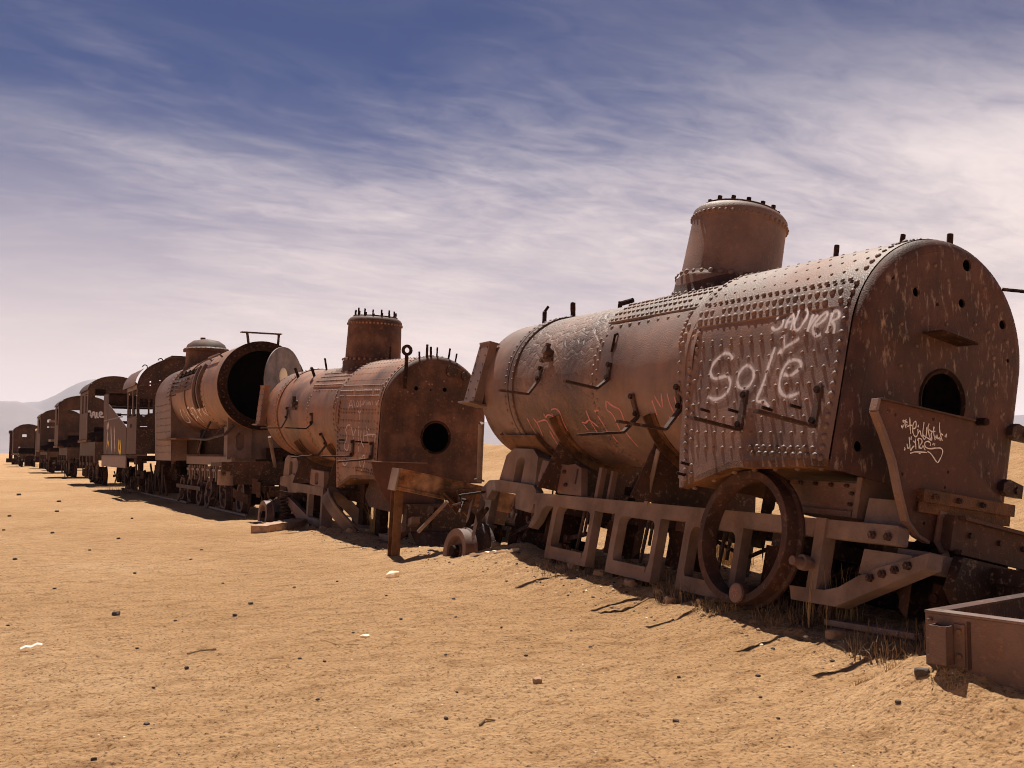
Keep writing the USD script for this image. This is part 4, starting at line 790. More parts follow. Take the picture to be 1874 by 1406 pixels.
part(bx, 'bolt', hexbolt((0.03, -0.001, 0.355), (0, -1, 0), 0.008, 0.002), 'soot', label='empty bolt hole')
for u in (0.36, 0.24): part(bx, 'bolt', hexbolt((0.18, -0.010, u), (0, -1, 0), 0.014, 0.011), 'rust_brown')

def wheelset(name, label, x, y, z, yaw, tilt, r1, r2, gap, look='rust_plate'):
    W = thing(name, label, 'wheelset', (x, y, z), rot(math.radians(yaw), 0, math.radians(tilt)))
    part(W, 'near_wheel', turned([(r1 - 0.10, 0.02), (0.09, 0.0), (0.08, 0.06), (0.0, 0.06)][::-1] if False else [(0.0, 0.05), (0.07, 0.05), (0.09, -0.02), (r1 - 0.10, -0.03), (r1 - 0.085, 0.055), (r1, 0.06), (r1 + 0.004, -0.06), (r1 + 0.025, -0.075), (r1 + 0.02, -0.10), (r1 - 0.08, -0.10), (0.08, -0.08), (0, -0.08)], 't', 48), look, smooth=35)
    part(W, 'wheel_boss', turned([(0.0, 0.10), (0.06, 0.10), (0.075, 0.05), (0.08, 0.0)], 't', 20), 'rust_deep')
    part(W, 'brake_drum', turned([(0.0, -gap + 0.03), (r2 - 0.05, -gap + 0.03), (r2 - 0.03, -gap + 0.05), (r2, -gap + 0.03), (r2 + 0.003, -gap - 0.05), (0, -gap - 0.06)], 't', 48), 'rust_dark', smooth=35)
    part(W, 'axle', rod((0, -1.1, 0), (0, 0.0, 0), 0.06, 14), 'rust_deep')
    part(W, 'far_wheel', turned([(0.0, 0.06), (r1, 0.06), (r1 + 0.025, -0.02), (r1, -0.07), (0, -0.07)], 't', 36, (0, -1.05, 0)), 'rust_dark', smooth=35)
    return W
wheelset('truck_wheelset', 'small half-buried truck wheels under the front beam of the nearest boiler', 5.36, 11.12, 0.15, 4, 8, 0.275, 0.37, 0.26, 'rust_brown')
wheelset('truck_wheelset', 'small truck wheels half-buried at the front of the second boiler', 5.30, 19.85, 0.13, 3, 3, 0.28, 0.36, 0.26, 'rust_brown')
pp = thing('prop_post', 'rusty upright I-section post propping the front beam of the nearest boiler', 'post', (4.95, 12.22, -0.05), rot(0, 0, math.radians(3)))
part(pp, 'web', box(-0.06, 0.06, -0.01, 0.01, 0.0, 1.12), 'rust_ochre')
for s in (-0.072, 0.06): part(pp, 'flange', box(s, s + 0.012, -0.058, 0.058, 0.0, 1.12), 'rust_ochre')
part(pp, 'foot_plate', box(-0.14, 0.14, -0.12, 0.12, -0.03, -0.002), 'rust_dusty')
sp = thing('coil_spring', 'rusted coil spring standing behind the small wheels of the second boiler', 'spring', (5.62, 19.55, 0.0))
th = np.linspace(0, 14 * PI, 150)
part(sp, 'coil', pipe(np.stack([0.10 * np.cos(th), 0.10 * np.sin(th), 0.05 + th * 0.0105], 1), 0.017, 5), 'rust_dark')
ft = thing('loose_wheel_tyre', 'steel wheel tyre lying tilted in the sand below the second boiler', 'wheel tyre', (5.72, 16.15, 0.30), None)
ftR = trimesh.transformations.rotation_matrix(math.radians(-52), [0, 1, 0])[:3, :3]
tm = turned([(0.46, -0.09), (0.54, -0.09), (0.545, 0.04), (0.575, 0.06), (0.575, 0.09), (0.46, 0.09), (0.46, -0.09)], 'u', 72)
ax_n = np.array([0.62, -0.42, 0.66]); ax_n /= np.linalg.norm(ax_n)
bx_ = np.cross([0, 0, 1.0], ax_n); bx_ /= np.linalg.norm(bx_); by_ = np.cross(ax_n, bx_)
part(ft, 'tread_ring', (tm[0] @ np.stack([bx_, by_, ax_n]), tm[1]), 'rust_dusty', smooth=40)

# ------------------------------------------------------------------ the second wreck
O2 = (6.326, 13.910, 1.963); R2 = rot(math.radians(0.624), math.radians(2.649), math.radians(1.887))
q2 = dict(q1); q2.update(seed=9.0, back_look='rust_back', dome_look='rust_back', studs=15, stud_h=0.10, stud_r=0.016, single_rivets=0, stay_rows=9,
    holes=[(-0.01, -0.37, (0.225, 0.225)), (0.36, 0.36, 0.034), (-0.12, 0.37, 0.034), (0.12, 0.35, 0.014), (-0.55, 0.38, 0.02)],
    plugs=[(0.5, 0.3), (0.42, 0.28), (0.2, 0.48), (0.1, 0.44), (0.1, -0.02), (0.3, -0.04), (-0.3, -0.05), (-0.1, 0.5), (0.15, 0.44), (-0.45, 0.1), (-0.55, -0.3), (0.62, 0.3), (0.3, -0.75), (0.5, -0.5), (-0.25, 0.2)],
    brackets=[(4.70, [(0.915, 0.02), (0.925, -0.20), (1.02, -0.38), (1.40, -0.40)]), (3.24, [(0.915, -0.08), (0.905, -0.27), (1.01, -0.36), (1.38, -0.36)]), (2.84, [(0.865, -0.42), (0.75, -0.62), (0.88, -0.80), (1.36, -0.86)]),
              (1.10, [(0.912, -0.48), (0.915, -0.74), (1.42, -0.76)]), (0.28, [(0.912, -0.48), (0.915, -0.74), (1.45, -0.80)])],
    pins=[((5.3, 0.55, 0.60), (5.35, 0.62, 0.80), 0.03), ((4.3, 0.55, 0.60), (4.32, 0.62, 0.78), 0.028), ((4.32, 0.62, 0.77), (4.15, 0.66, 0.74), 0.03), ((2.0, 0.0, 0.85), (2.0, 0.0, 1.12), 0.018), ((4.35, 0.3, 0.7), (4.35, 0.36, 0.98), 0.02),
          ((0.1, 0.29, 0.80), (0.1, 0.30, 0.93), 0.016), ((0.1, 0.17, 0.85), (0.1, 0.17, 1.05), 0.02), ((0.1, 0.10, 0.86), (0.1, 0.11, 1.02), 0.018), ((0.1, 0.0, 0.86), (0.1, 0.0, 1.02), 0.014), ((0.1, -0.2, 0.84), (0.1, -0.22, 1.02), 0.016), ((0.1, -0.32, 0.8), (0.1, -0.34, 0.95), 0.014), ((0.02, -0.62, 0.62), (-0.3, -0.95, 0.60), 0.02),
          ((1.55, 0.89, -0.50), (1.55, 0.985, -0.50), 0.013), ((0.8, 0.89, -0.5), (0.8, 0.985, -0.5), 0.013), ((0.5, 0.89, -0.5), (0.5, 0.985, -0.5), 0.013)],
    wing=(6.42, 0.95, 0.44, 1.01, -0.36), stay=((7.0, 0.39, -1.36), (6.5, 0.72, -0.60)), belly=(4.46, 2.62))
rust('rust_back', (0.028, 0.0115, 0.008), (0.062, 0.026, 0.018), (0.125, 0.058, 0.040), scale=2.0, streak=0.5, hue=0.45, bump=0.5)
T2 = boiler_wreck(O2, R2, 'second boiler in the row, orange brown, with spiky studs around its dome top', ('rust_orange', 'rust_orange', 'rust_back'), q2)
bar_frame(T2, dict(rail=[(3.40, -1.40), (5.0, -1.44), (5.0, -1.60), (3.40, -1.56)], pedestals=[(3.42, 4.30)], stretchers=[4.5], casting=[(4.95, -1.42), (5.05, -1.30), (5.3, -1.28), (6.10, -1.40), (6.10, -1.56), (5.6, -1.56), (5.5, -1.66), (4.95, -1.62)]), 'rust_dusty')
part(T2, 'lower_brace', slab(pg((4.30, -1.98), (5.6, -1.72), (5.6, -1.86), (4.9, -2.10), (4.30, -2.10)), 'su', 0.48, 0.56), 'rust_brown')
part(T2, 'frame_post', box(3.30, 3.40, 0.40, 0.60, -2.2, -1.42), 'rust_brown')
part(T2, 'motion_bracket', slab(pg((3.42, -1.42), (3.46, -1.12), (4.2, -1.12), (4.22, -1.40)).difference(rr(3.75, 3.95, -1.38, -1.16, 0.05)), 'su', 0.46, 0.55), 'rust_brown')
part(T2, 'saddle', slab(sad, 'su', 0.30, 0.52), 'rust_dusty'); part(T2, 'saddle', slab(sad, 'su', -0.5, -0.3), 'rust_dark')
part(T2, 'saddle_cone', turned([(0.26, -1.38), (0.30, -0.9)], 'u', 30, (5.1, 0.1, 0)), 'rust_dusty')
part(T2, 'buffer_beam', join(box(6.95, 7.18, -1.3, 1.44, -1.62, -1.36), box(6.93, 7.20, 0.30, 1.48, -1.358, -1.335)), 'rust_dark')
part(T2, 'beam_end', turned([(0.0, -1.64), (0.17, -1.64), (0.17, -1.35), (0.0, -1.35)], 'u', 24, (7.06, 1.42, 0)), 'rust_dusty')
part(T2, 'gusset_plate', slab(pg((0.30, -1.64), (0.78, -1.64), (0.60, -1.86), (0.30, -1.86)), 'tu', 6.90, 6.93), 'rust_ochre')
part(T2, 'front_leg', box(6.50, 6.62, 0.30, 0.40, -2.0, -1.40), 'rust_brown')
part(T2, 'cylinder_block', join(box(5.2, 6.2, -0.5, 0.25, -2.0, -1.45)), 'rust_deep')
part(T2, 'trailing_frame', join(box(0.5, 3.3, 0.30, 0.40, -1.55, -1.36), box(1.0, 1.2, 0.28, 0.42, -2.0, -1.1), box(1.75, 1.95, 0.28, 0.42, -1.9, -1.1)), 'rust_deep')
part(T2, 'ash_pan', join(slab(pg((0.35, -1.55), (0.45, -1.06), (1.3, -1.10), (1.5, -1.40), (1.3, -1.55)), 'su', -0.4, 0.50)), 'rust_dark')
part(T2, 'drag_beam', join(box(-0.45, -0.30, -1.25, 0.6, -1.75, -1.35), slab(pg((0.0, -1.75), (-0.55, -1.75), (-0.75, -1.95), (-0.6, -2.1), (-0.3, -1.95)), 'su', -0.30, 0.36)), 'rust_dark')
part(T2, 'trailing_brace', slab(brace, 'su', 0.44, 0.575), 'rust_brown')
cab2 = pg((1.13, -0.76), (0.28, -0.75), (0.24, -0.86), (0.10, -1.1), (0.10, -1.52), (0.58, -1.53), (0.80, -1.40), (0.98, -1.16), (1.10, -0.92))
CS2 = part(T2, 'cab_sheet', slab(cab2, 'tu', -0.312, -0.298), 'rust_sheet', smooth=20)
part(CS2, 'top_lip', box(-0.36, -0.297, 0.27, 1.13, -0.759, -0.745), 'rust_dusty')
wreckage(T2, 41, 22, 0.2, 6.4, -2.05, -1.15)
wreckage(T2, 42, 8, 5.6, 7.4, -1.95, -1.6, 0.2, 1.1)
lev = shapely.union_all([rr(-0.025, 0.025, 0.34, 0.85, 0.01), disc(0, 0.92, 0.085)]).difference(disc(0, 0.92, 0.04)).difference(disc(0, 0.40, 0.01))
part(T2, 'eye_lever', slab(shapely.affinity.translate(lev, 0.57, 0), 'tu', -0.07, -0.045), 'rust_deep')
part(T2, 'gauge_flange', join(*[turned([(0.0, -0.035), (r, -0.035), (r, -0.002)], 's', 24, (0, t, u)) for t, u, r in ((-0.22, 0.66, 0.10), (-0.45, 0.60, 0.07))]), 'rust_dark', kind='stuff')
part(T2, 'clack_valve', join(rod((4.25, 0.88, 0.10), (4.25, 0.98, 0.12), 0.05, 12), rod((4.25, 0.94, 0.0), (4.25, 0.94, 0.22), 0.035, 10), box(4.2, 4.6, 0.90, 0.93, -0.03, 0.01)), 'rust_dark')
graffiti(T2, 'pale_scrawl', GRAF['side2'], flat(0.006), 0.016, 'spray_faded', 'faded pale sprayed lettering down the firebox side')

# ------------------------------------------------------------------ the third engine: smokebox towards us, cab behind
O3 = (5.85, 22.295, 2.876); R3 = rot()
T3 = thing('steam_engine', 'third engine in the row, open smokebox mouth towards the camera and an arched cab', 'locomotive', O3, R3, base=2.88)
a = np.linspace(0, 2 * PI, 97)[:-1]
part(T3, 'smokebox_shell', join(turned([(0.985, 0.02), (0.998, 0.02), (0.998, 1.75)], 's', 110), turned([(0.975, 1.75), (0.975, 0.02)], 's', 96)), 'rust_orange', smooth=40)
part(T3, 'smokebox_ring', join(turned([(0.80, 0.0), (0.80, 0.10), (0.79, 0.10)][::1], 's', 96), turned([(0.79, -0.002), (0.985, -0.002), (1.004, 0.012), (1.004, 0.05)], 's', 96)), 'rust_deep', smooth=40)
for k in range(40):
    x = 2 * PI * k / 40; part(T3, 'ring_bolt', hexbolt((-0.004, 0.90 * math.cos(x), 0.90 * math.sin(x)), (-1, 0, 0), 0.02, 0.018), 'rust_dark')
part(T3, 'tube_plate', turned([(0.0, 1.6), (0.98, 1.6)], 's', 48), 'soot')
part(T3, 'smokebox_lining', turned([(0.97, 1.6), (0.97, 0.06), (0.80, 0.06)], 's', 64), 'soot')
part(T3, 'boiler_barrel', turned([(0.965, 1.76), (0.972, 2.4), (0.965, 3.8), (0.955, 6.2)], 's', 110), 'rust_orange', smooth=True)
for s in (1.74, 3.9, 5.9): part(T3, 'barrel_band', turned([(0.96, s), (0.995, s), (0.995, s + 0.10), (0.96, s + 0.10)], 's', 100), 'rust_orange')
part(T3, 'strap_bracket', join(turned([(0.97, 2.02), (1.06, 2.02), (1.06, 2.10), (0.97, 2.10)], 's', 30, (0, 0, 0), math.radians(-26), math.radians(36)), turned([(0.97, 2.55), (1.06, 2.55), (1.06, 2.62), (0.97, 2.62)], 's', 30, (0, 0, 0), math.radians(-26), math.radians(36))), 'rust_brown')
part(T3, 'strap_back', turned([(1.0, 2.10), (1.0, 2.55)], 's', 30, (0, 0, 0), math.radians(-26), math.radians(36)), 'soot')
part(T3, 'shoulder_shelf', join(*[turned([(0.955, 2.66), (1.01 + 0.012 * i, 2.66), (1.01 + 0.012 * i, 5.7), (0.955, 5.7)], 's', 8, (0, 0, 0), math.radians(4 + 5.5 * i), math.radians(7.5 + 5.5 * i)) for i in range(4)]), 'rust_back')
nv = [on for on in []]
P, N, Q = [], [], []
for dg in np.arange(2, 66, 7.0):
    for s in np.arange(5.2, 6.6, 0.13): P.append((s, 0.962 * math.cos(math.radians(dg)), 0.962 * math.sin(math.radians(dg)))); N.append((0, math.cos(math.radians(dg)), math.sin(math.radians(dg))))
for dg in np.arange(28, 34, 5):
    for s in np.arange(2.8, 5.2, 0.5):
        [part(T3, 'stud_clamp', hexbolt((s + k, 0.96 * math.cos(math.radians(dg)), 0.96 * math.sin(math.radians(dg))), (0, math.cos(math.radians(dg)), math.sin(math.radians(dg))), 0.035, 0.09), 'rust_deep') for k in (0, 0.12)]
for s in (1.79, 5.95):
    for dg in np.arange(-60, 100, 7.0): P.append((s, 0.99 * math.cos(math.radians(dg)), 0.99 * math.sin(math.radians(dg)))); N.append((0, math.cos(math.radians(dg)), math.sin(math.radians(dg))))
part(T3, 'rivets', rivet_mesh(P, N, 0.026, 6), 'rust_back', smooth=50, kind='stuff')
hr_pts = [(0.35, 1.0 * math.cos(x), 1.06 * math.sin(x) + 0.0) for x in (0.75, 0.95)]
part(T3, 'hand_rail', pipe([(1.85, 0.72, 0.66), (1.85, 0.82, 0.74), (0.75, 0.82, 0.74), (0.75, 0.72, 0.66)], 0.022, 8), 'rust_brown')
# swung-open smokebox door
th = math.radians(42); hinge = np.array([-0.05, -0.90, 0.05]); dr = np.array([-math.sin(th), math.cos(th), 0]); nr = np.array([-math.cos(th), -math.sin(th), 0])
dm = turned([(0.0, 0.09), (0.35, 0.075), (0.62, 0.03), (0.74, 0.0), (0.78, 0.0), (0.78, -0.025), (0.70, -0.03), (0.0, -0.02)], 'u', 64)
DB = np.stack([dr, np.cross(-nr, dr), -nr])
SD = part(T3, 'smokebox_door', (dm[0] @ DB + hinge + dr * 0.80, dm[1]), 'door_grey', smooth=40)
part(SD, 'door_hub', (ball((0, 0, -0.02), 0.16, 2, (1, 1.25, 0.3))[0] @ DB + hinge + dr * 0.85 + [0, 0, 0.12], ball((0, 0, 0), 1, 2)[1]), 'pale_stone', label='round pale patch of dust')
# lamp bracket on top of the smokebox
part(T3, 'number_bracket', join(bar((0.12, 0.30, 0.90), (0.05, 0.36, 1.18), 0.05, 0.03), bar((0.12, -0.36, 0.90), (0.05, -0.36, 1.18), 0.05, 0.03), box(-0.02, 0.14, -0.42, 0.50, 1.18, 1.20)), 'rust_dark')
# saddle plate with a keyhole, frame, front deck
key = pg((0.16, -1.66), (0.16, -0.95), (0.70, -0.62), (0.70, -1.66)).difference(shapely.affinity.scale(disc(0.42, -1.26, 1, 16), 0.11, 0.20))
part(T3, 'saddle', join(slab(key, 'tu', 0.28, 0.33), box(0.36, 1.5, -0.6, 0.5, -1.66, -0.9)), 'rust_brown')
part(T3, 'frame_rail', join(box(0.2, 5.3, 0.54, 0.62, -1.80, -1.60), box(0.2, 9.0, -0.62, -0.54, -1.85, -1.6)), 'rust_brown')
for s in np.arange(0.7, 5.2, 0.62):
    part(T3, 'spring_hanger', join(box(s, s + 0.07, 0.50, 0.58, -2.2, -1.82), box(s + 0.22, s + 0.28, 0.50, 0.58, -2.1, -1.84), box(s - 0.02, s + 0.32, 0.49, 0.60, -1.96, -1.90)), 'rust_brown')
part(T3, 'front_deck', join(box(-1.4, -0.2, -1.2, 1.15, -1.80, -1.72), box(-1.45, -1.38, -1.2, 1.2, -1.98, -1.70)), 'rust_dark')
part(T3, 'cylinder', join(rod((0.2, -0.9, -1.85), (1.2, -0.9, -1.85), 0.35, 24), box(0.2, 1.3, -0.8, -0.2, -2.1, -1.4)), 'rust_deep')
part(T3, 'pipe_run', join(pipe([(0.1, 0.62, -0.9), (0.3, 0.75, -1.1), (2.0, 0.8, -1.2), (5.2, 0.85, -1.1)], 0.03, 6), pipe([(2.4, 0.6, -0.7), (2.6, 0.78, -1.15), (3.4, 0.7, -1.5)], 0.025, 6), pipe([(1.4, 0.5, -0.85), (2.2, 0.7, -1.25)], 0.02, 6)), 'rust_dark')
part(T3, 'tank_plate', join(box(1.8, 5.0, 0.3, 0.34, -1.55, -0.85)), 'rust_deep')
part(T3, 'splasher_plate', slab(pg((4.2, -1.12), (6.3, -1.12), (6.3, -1.55), (4.4, -1.55)), 'su', 0.50, 0.52), 'rust_deep')
part(T3, 'running_board', box(4.0, 6.6, 0.5, 1.15, -1.17, -1.13), 'rust_ochre')
wp = [(0.0, 0.10), (0.08, 0.10), (0.10, 0.03), (0.26, 0.0), (0.28, 0.055), (0.37, 0.06), (0.374, -0.06), (0.40, -0.07), (0.40, -0.10), (0.28, -0.10), (0.10, -0.05), (0.08, -0.10), (0, -0.10)]
for s, t, rl in ((-0.05, 0.42, 4), (1.45, 0.46, -3), (2.85, 0.50, 6), (4.1, 0.46, 3), (5.35, 0.46, 0), (6.4, 0.46, 2)):
    wm = turned(wp, 't', 40); c, sn = math.cos(math.radians(rl)), math.sin(math.radians(rl))
    wv = wm[0].copy(); wv[:, 1], wv[:, 2] = wm[0][:, 1] * c - wm[0][:, 2] * sn, wm[0][:, 1] * sn + wm[0][:, 2] * c
    w = part(T3, 'driving_wheel', (wv + [s, t, -2.49], wm[1]), 'rust_plate', smooth=35)
    part(w, 'axle', rod((s, t - 1.0, -2.49), (s, t, -2.49), 0.07, 10), 'rust_deep')
    part(w, 'far_wheel', (turned(wp, 't', 30)[0] * [1, -1, 1] + [s, t - 1.0, -2.49], turned(wp, 't', 30)[1][:, ::-1]), 'rust_dark')
    part(w, 'axle_box', box(s - 0.14, s + 0.14, t - 0.36, t - 0.16, -2.66, -2.25), 'rust_deep')
part(T3, 'side_rod', join(box(3.4, 6.6, 0.60, 0.64, -2.46, -2.36)), 'rust_dark')
wreckage(T3, 51, 26, 0.0, 8.5, -2.6, -1.7, 0.0, 0.7)
wreckage(T3, 52, 14, -1.6, 0.2, -2.6, -1.8, -0.6, 0.8)
# firebox
fp = [(0.93, -1.72), (0.97, -0.2)] + [(0.97 * math.cos(x), 0.97 * math.sin(x)) for x in np.linspace(0.1, PI - 0.1, 30)] + [(-0.97, -0.2), (-0.93, -1.72)]
part(T3, 'firebox', join(sheet(np.array([[(s, t, u) for t, u in fp] for s in (5.85, 7.2, 8.4)]), flip=True), slab(pg(*fp), 'tu', 5.83, 5.85), slab(pg(*fp), 'tu', 8.38, 8.40)), 'rust_brown', smooth=30)
P, N = [], []
for s in np.arange(6.0, 8.3, 0.21):
    for u in np.arange(-1.5, 0.0, 0.19): P.append((s + RNG.uniform(-.02, .02), float(np.interp(u, [-1.72, -0.2], [0.93, 0.97])) + 0.004, u + RNG.uniform(-.02, .02))); N.append((0, 1, 0))
part(T3, 'stay_ends', rivet_mesh(P, N, 0.017, 6), 'rust_brown', kind='stuff')
# domes
part(T3, 'steam_dome', turned([(0.62, 0.80), (0.56, 0.95), (0.54, 1.28), (0.62, 1.30), (0.62, 1.36), (0.55, 1.40), (0.50, 1.50), (0.36, 1.60), (0.15, 1.645), (0.0, 1.65)], 'u', 56, (6.1, 0, 0)), 'rust_back', smooth=30)
for k in range(28):
    x = 2 * PI * k / 28; part(T3, 'dome_bolt', rivet_mesh([(6.1 + 0.585 * math.cos(x), 0.585 * math.sin(x), 1.375)], [(math.cos(x), math.sin(x), 1)], 0.024, 6), 'rust_dusty')
part(T3, 'dome_valve', rod((6.1, 0.1, 1.6), (6.1, 0.1, 1.70), 0.07, 12), 'rust_dark')
# cab: arched front sheet with openings, side sheet with posts, torn roof
arch = [(1.30, 0.52)] + [(1.30 * math.cos(x), 0.52 + 0.90 * math.sin(x)) for x in np.linspace(0.12, PI - 0.12, 30)] + [(-1.30, 0.52)]
cf = pg((1.30, -1.54), *arch, (-1.30, -1.54))
win = shapely.union_all([sg.box(0.98, -0.30, 1.22, 0.14), disc(1.10, -0.28, 0.12), sg.box(0.84, -0.30, 0.93, 0.13)])
cf = cf.difference(win).difference(sg.box(0.99, -0.72, 1.2, -0.70)).difference(disc(0.93, 0.55, 0.02)).difference(disc(0.93, 0.66, 0.025)).difference(sg.box(0.62, 0.70, 0.68, 0.715))
CF = part(T3, 'cab_front', slab(cf, 'tu', 9.60, 9.615), 'rust_dark')
side = pg((9.62, -1.54), (11.75, -1.54), (11.75, -0.42), (9.62, -0.38)).difference(sg.box(10.6, -0.72, 11.0, -0.60))
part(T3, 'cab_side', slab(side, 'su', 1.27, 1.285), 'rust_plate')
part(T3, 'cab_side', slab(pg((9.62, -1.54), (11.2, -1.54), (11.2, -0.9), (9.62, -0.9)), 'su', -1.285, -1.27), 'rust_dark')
for s in (9.62, 10.60, 11.66): part(T3, 'cab_post', box(s, s + (0.14 if s < 10 else 0.07), 1.255, 1.29, -0.40, 0.56), 'rust_brown')
part(T3, 'eaves_rail', box(9.62, 11.9, 1.255, 1.29, 0.44, 0.57), 'rust_brown')
part(T3, 'roof_strip', sheet(np.array([[(s, 1.38 * math.cos(x), 0.52 + 0.93 * math.sin(x)) for x in np.linspace(0.02, 0.62, 8)] for s in (9.5, 10.4, 11.3, 12.2)]), flip=True), 'rust_brown', smooth=30)
part(T3, 'roof_rim', sheet(np.array([[(s, 1.31 * math.cos(x), 0.52 + 0.905 * math.sin(x)) for x in np.linspace(0.6, PI - 0.1, 30)] for s in (9.45, 9.70)])), 'rust_dark', smooth=30)
part(T3, 'roof_hatch', box(9.7, 11.0, -0.35, 0.30, 1.46, 1.50), 'rust_dark')
for s, t in ((9.9, 1.05), (10.2, 0.55)):
    x = np.linspace(0, PI * 1.2, 7); part(T3, 'roof_hook', pipe([(s, t + 0.07 * math.cos(k), 0.52 + 0.93 * math.sqrt(max(1 - (t / 1.38) ** 2, 0)) + 0.07 * math.sin(k)) for k in x], 0.015, 5), 'rust_deep')
part(T3, 'cab_floor', join(box(9.4, 12.0, -1.3, 1.29, -1.68, -1.60), box(9.4, 9.9, 1.15, 1.30, -1.86, -1.69)), 'rust_deep')
part(T3, 'cab_interior', join(box(9.62, 9.64, 0.5, 1.25, -1.5, -0.75)), 'rust_deep')
part(T3, 'trailing_truck', join(box(7.6, 11.4, 0.35, 0.45, -2.3, -1.9), box(7.6, 11.4, -0.45, -0.35, -2.3, -1.9), box(8.4, 8.7, -0.5, 0.7, -2.7, -1.9), box(10.2, 10.5, -0.5, 0.6, -2.7, -1.9), rod((9.3, 0.7, -1.9), (9.3, -0.7, -1.9), 0.35, 20)), 'rust_deep')
for s in (8.1, 9.2, 10.4): part(T3, 'brake_rod', rod((s, 0.62, -2.75), (s + 0.5, 0.66, -1.85), 0.03, 6), 'rust_dark')
for s in (9.9, 10.0): part(T3, 'step_hanger', box(s, s + 0.05, 1.2, 1.24, -2.2, -1.69), 'rust_dark')
graffiti(T3, 'pale_letters', GRAF['boil3'], lambda p: on_barrel(p[:, 0], p[:, 1], 0.006, 0.972)[0:2] if False else (np.stack([p[:, 0], 0.978 * np.cos(np.radians(p[:, 1])), 0.978 * np.sin(np.radians(p[:, 1]))], 1), np.stack([0 * p[:, 0], np.cos(np.radians(p[:, 1])), np.sin(np.radians(p[:, 1]))], 1)), 0.030, 'spray_white', 'pale sprayed letters across the barrel')

# ------------------------------------------------------------------ its tender
TD = thing('tender', 'sloped-side tender behind the third engine, streaked with grey and yellow paint', 'tender', O3, R3, base=2.88)
ts = pg((12.1, -1.56), (17.95, -1.56), (18.35, 0.70), (17.15, 0.66), (16.9, 0.30), (12.15, -0.66))
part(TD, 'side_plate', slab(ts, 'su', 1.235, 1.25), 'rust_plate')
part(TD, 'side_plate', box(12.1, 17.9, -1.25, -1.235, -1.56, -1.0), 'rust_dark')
part(TD, 'corner_band', box(17.1, 17.16, 1.252, 1.262, -1.5, 0.60), 'rust_brown')
part(TD, 'seam_strip', box(13.0, 18.1, 1.251, 1.258, -0.32, -0.28), 'rust_brown')
part(TD, 'tank_front', box(16.95, 16.98, -1.23, 1.23, 0.12, 0.62), 'rust_deep')
part(TD, 'tank_back', box(18.2, 18.22, -1.23, 1.23, -1.5, -0.9), 'rust_deep')
for s, u in ((16.6, 0.16), (15.2, -0.16), (13.6, -0.48)): part(TD, 'tie_rod', join(rod((s, 1.24, u), (s, -1.24, u), 0.025, 8), rod((s, 1.23, u), (s, 1.02, u), 0.05, 8)), 'rust_deep')
part(TD, 'tank_filler', join(box(17.2, 17.9, -0.9, 0.1, 0.62, 0.95)), 'rust_deep')
part(TD, 'sill_beam', join(box(11.7, 18.1, 1.26, 1.30, -1.98, -1.64), box(11.7, 18.1, 1.18, 1.30, -1.635, -1.60), box(11.7, 18.1, 1.18, 1.30, -2.0, -1.985)), 'rust_brown')
part(TD, 'frame_floor', join(box(11.8, 18.1, -1.2, 1.17, -1.78, -1.68)), 'rust_deep')
for s0 in (12.9, 16.2):
    part(TD, 'bogie', join(box(s0 - 0.9, s0 + 0.9, 0.62, 0.70, -2.35, -2.10), box(s0 - 0.2, s0 + 0.2, 0.60, 0.72, -2.6, -1.8), box(s0 - 0.9, s0 + 0.9, -0.7, -0.62, -2.35, -2.1)), 'rust_deep')
    for s in (s0 - 0.7, s0 + 0.7): [part(TD, 'bogie_wheel', turned(wp, 't', 30, (s, t_, -2.49)), 'rust_dark') for t_ in (0.5, -0.5)]
tside = lambda p: (np.stack([p[:, 0], np.full(len(p), 1.258), p[:, 1]], 1), np.tile([0, 1.0, 0], (len(p), 1)))
wreckage(TD, 61, 18, 11.8, 18.0, -2.8, -1.9, 0.2, 1.2)
graffiti(TD, 'grey_streaks', GRAF['ten_w'], tside, 0.16, 'spray_faded', 'pale grey painted streaks')
for ln in GRAF['ten_y']: graffiti(TD, 'yellow_streaks', [ln], tside, 0.12, 'spray_yellow', 'yellow painted patches')

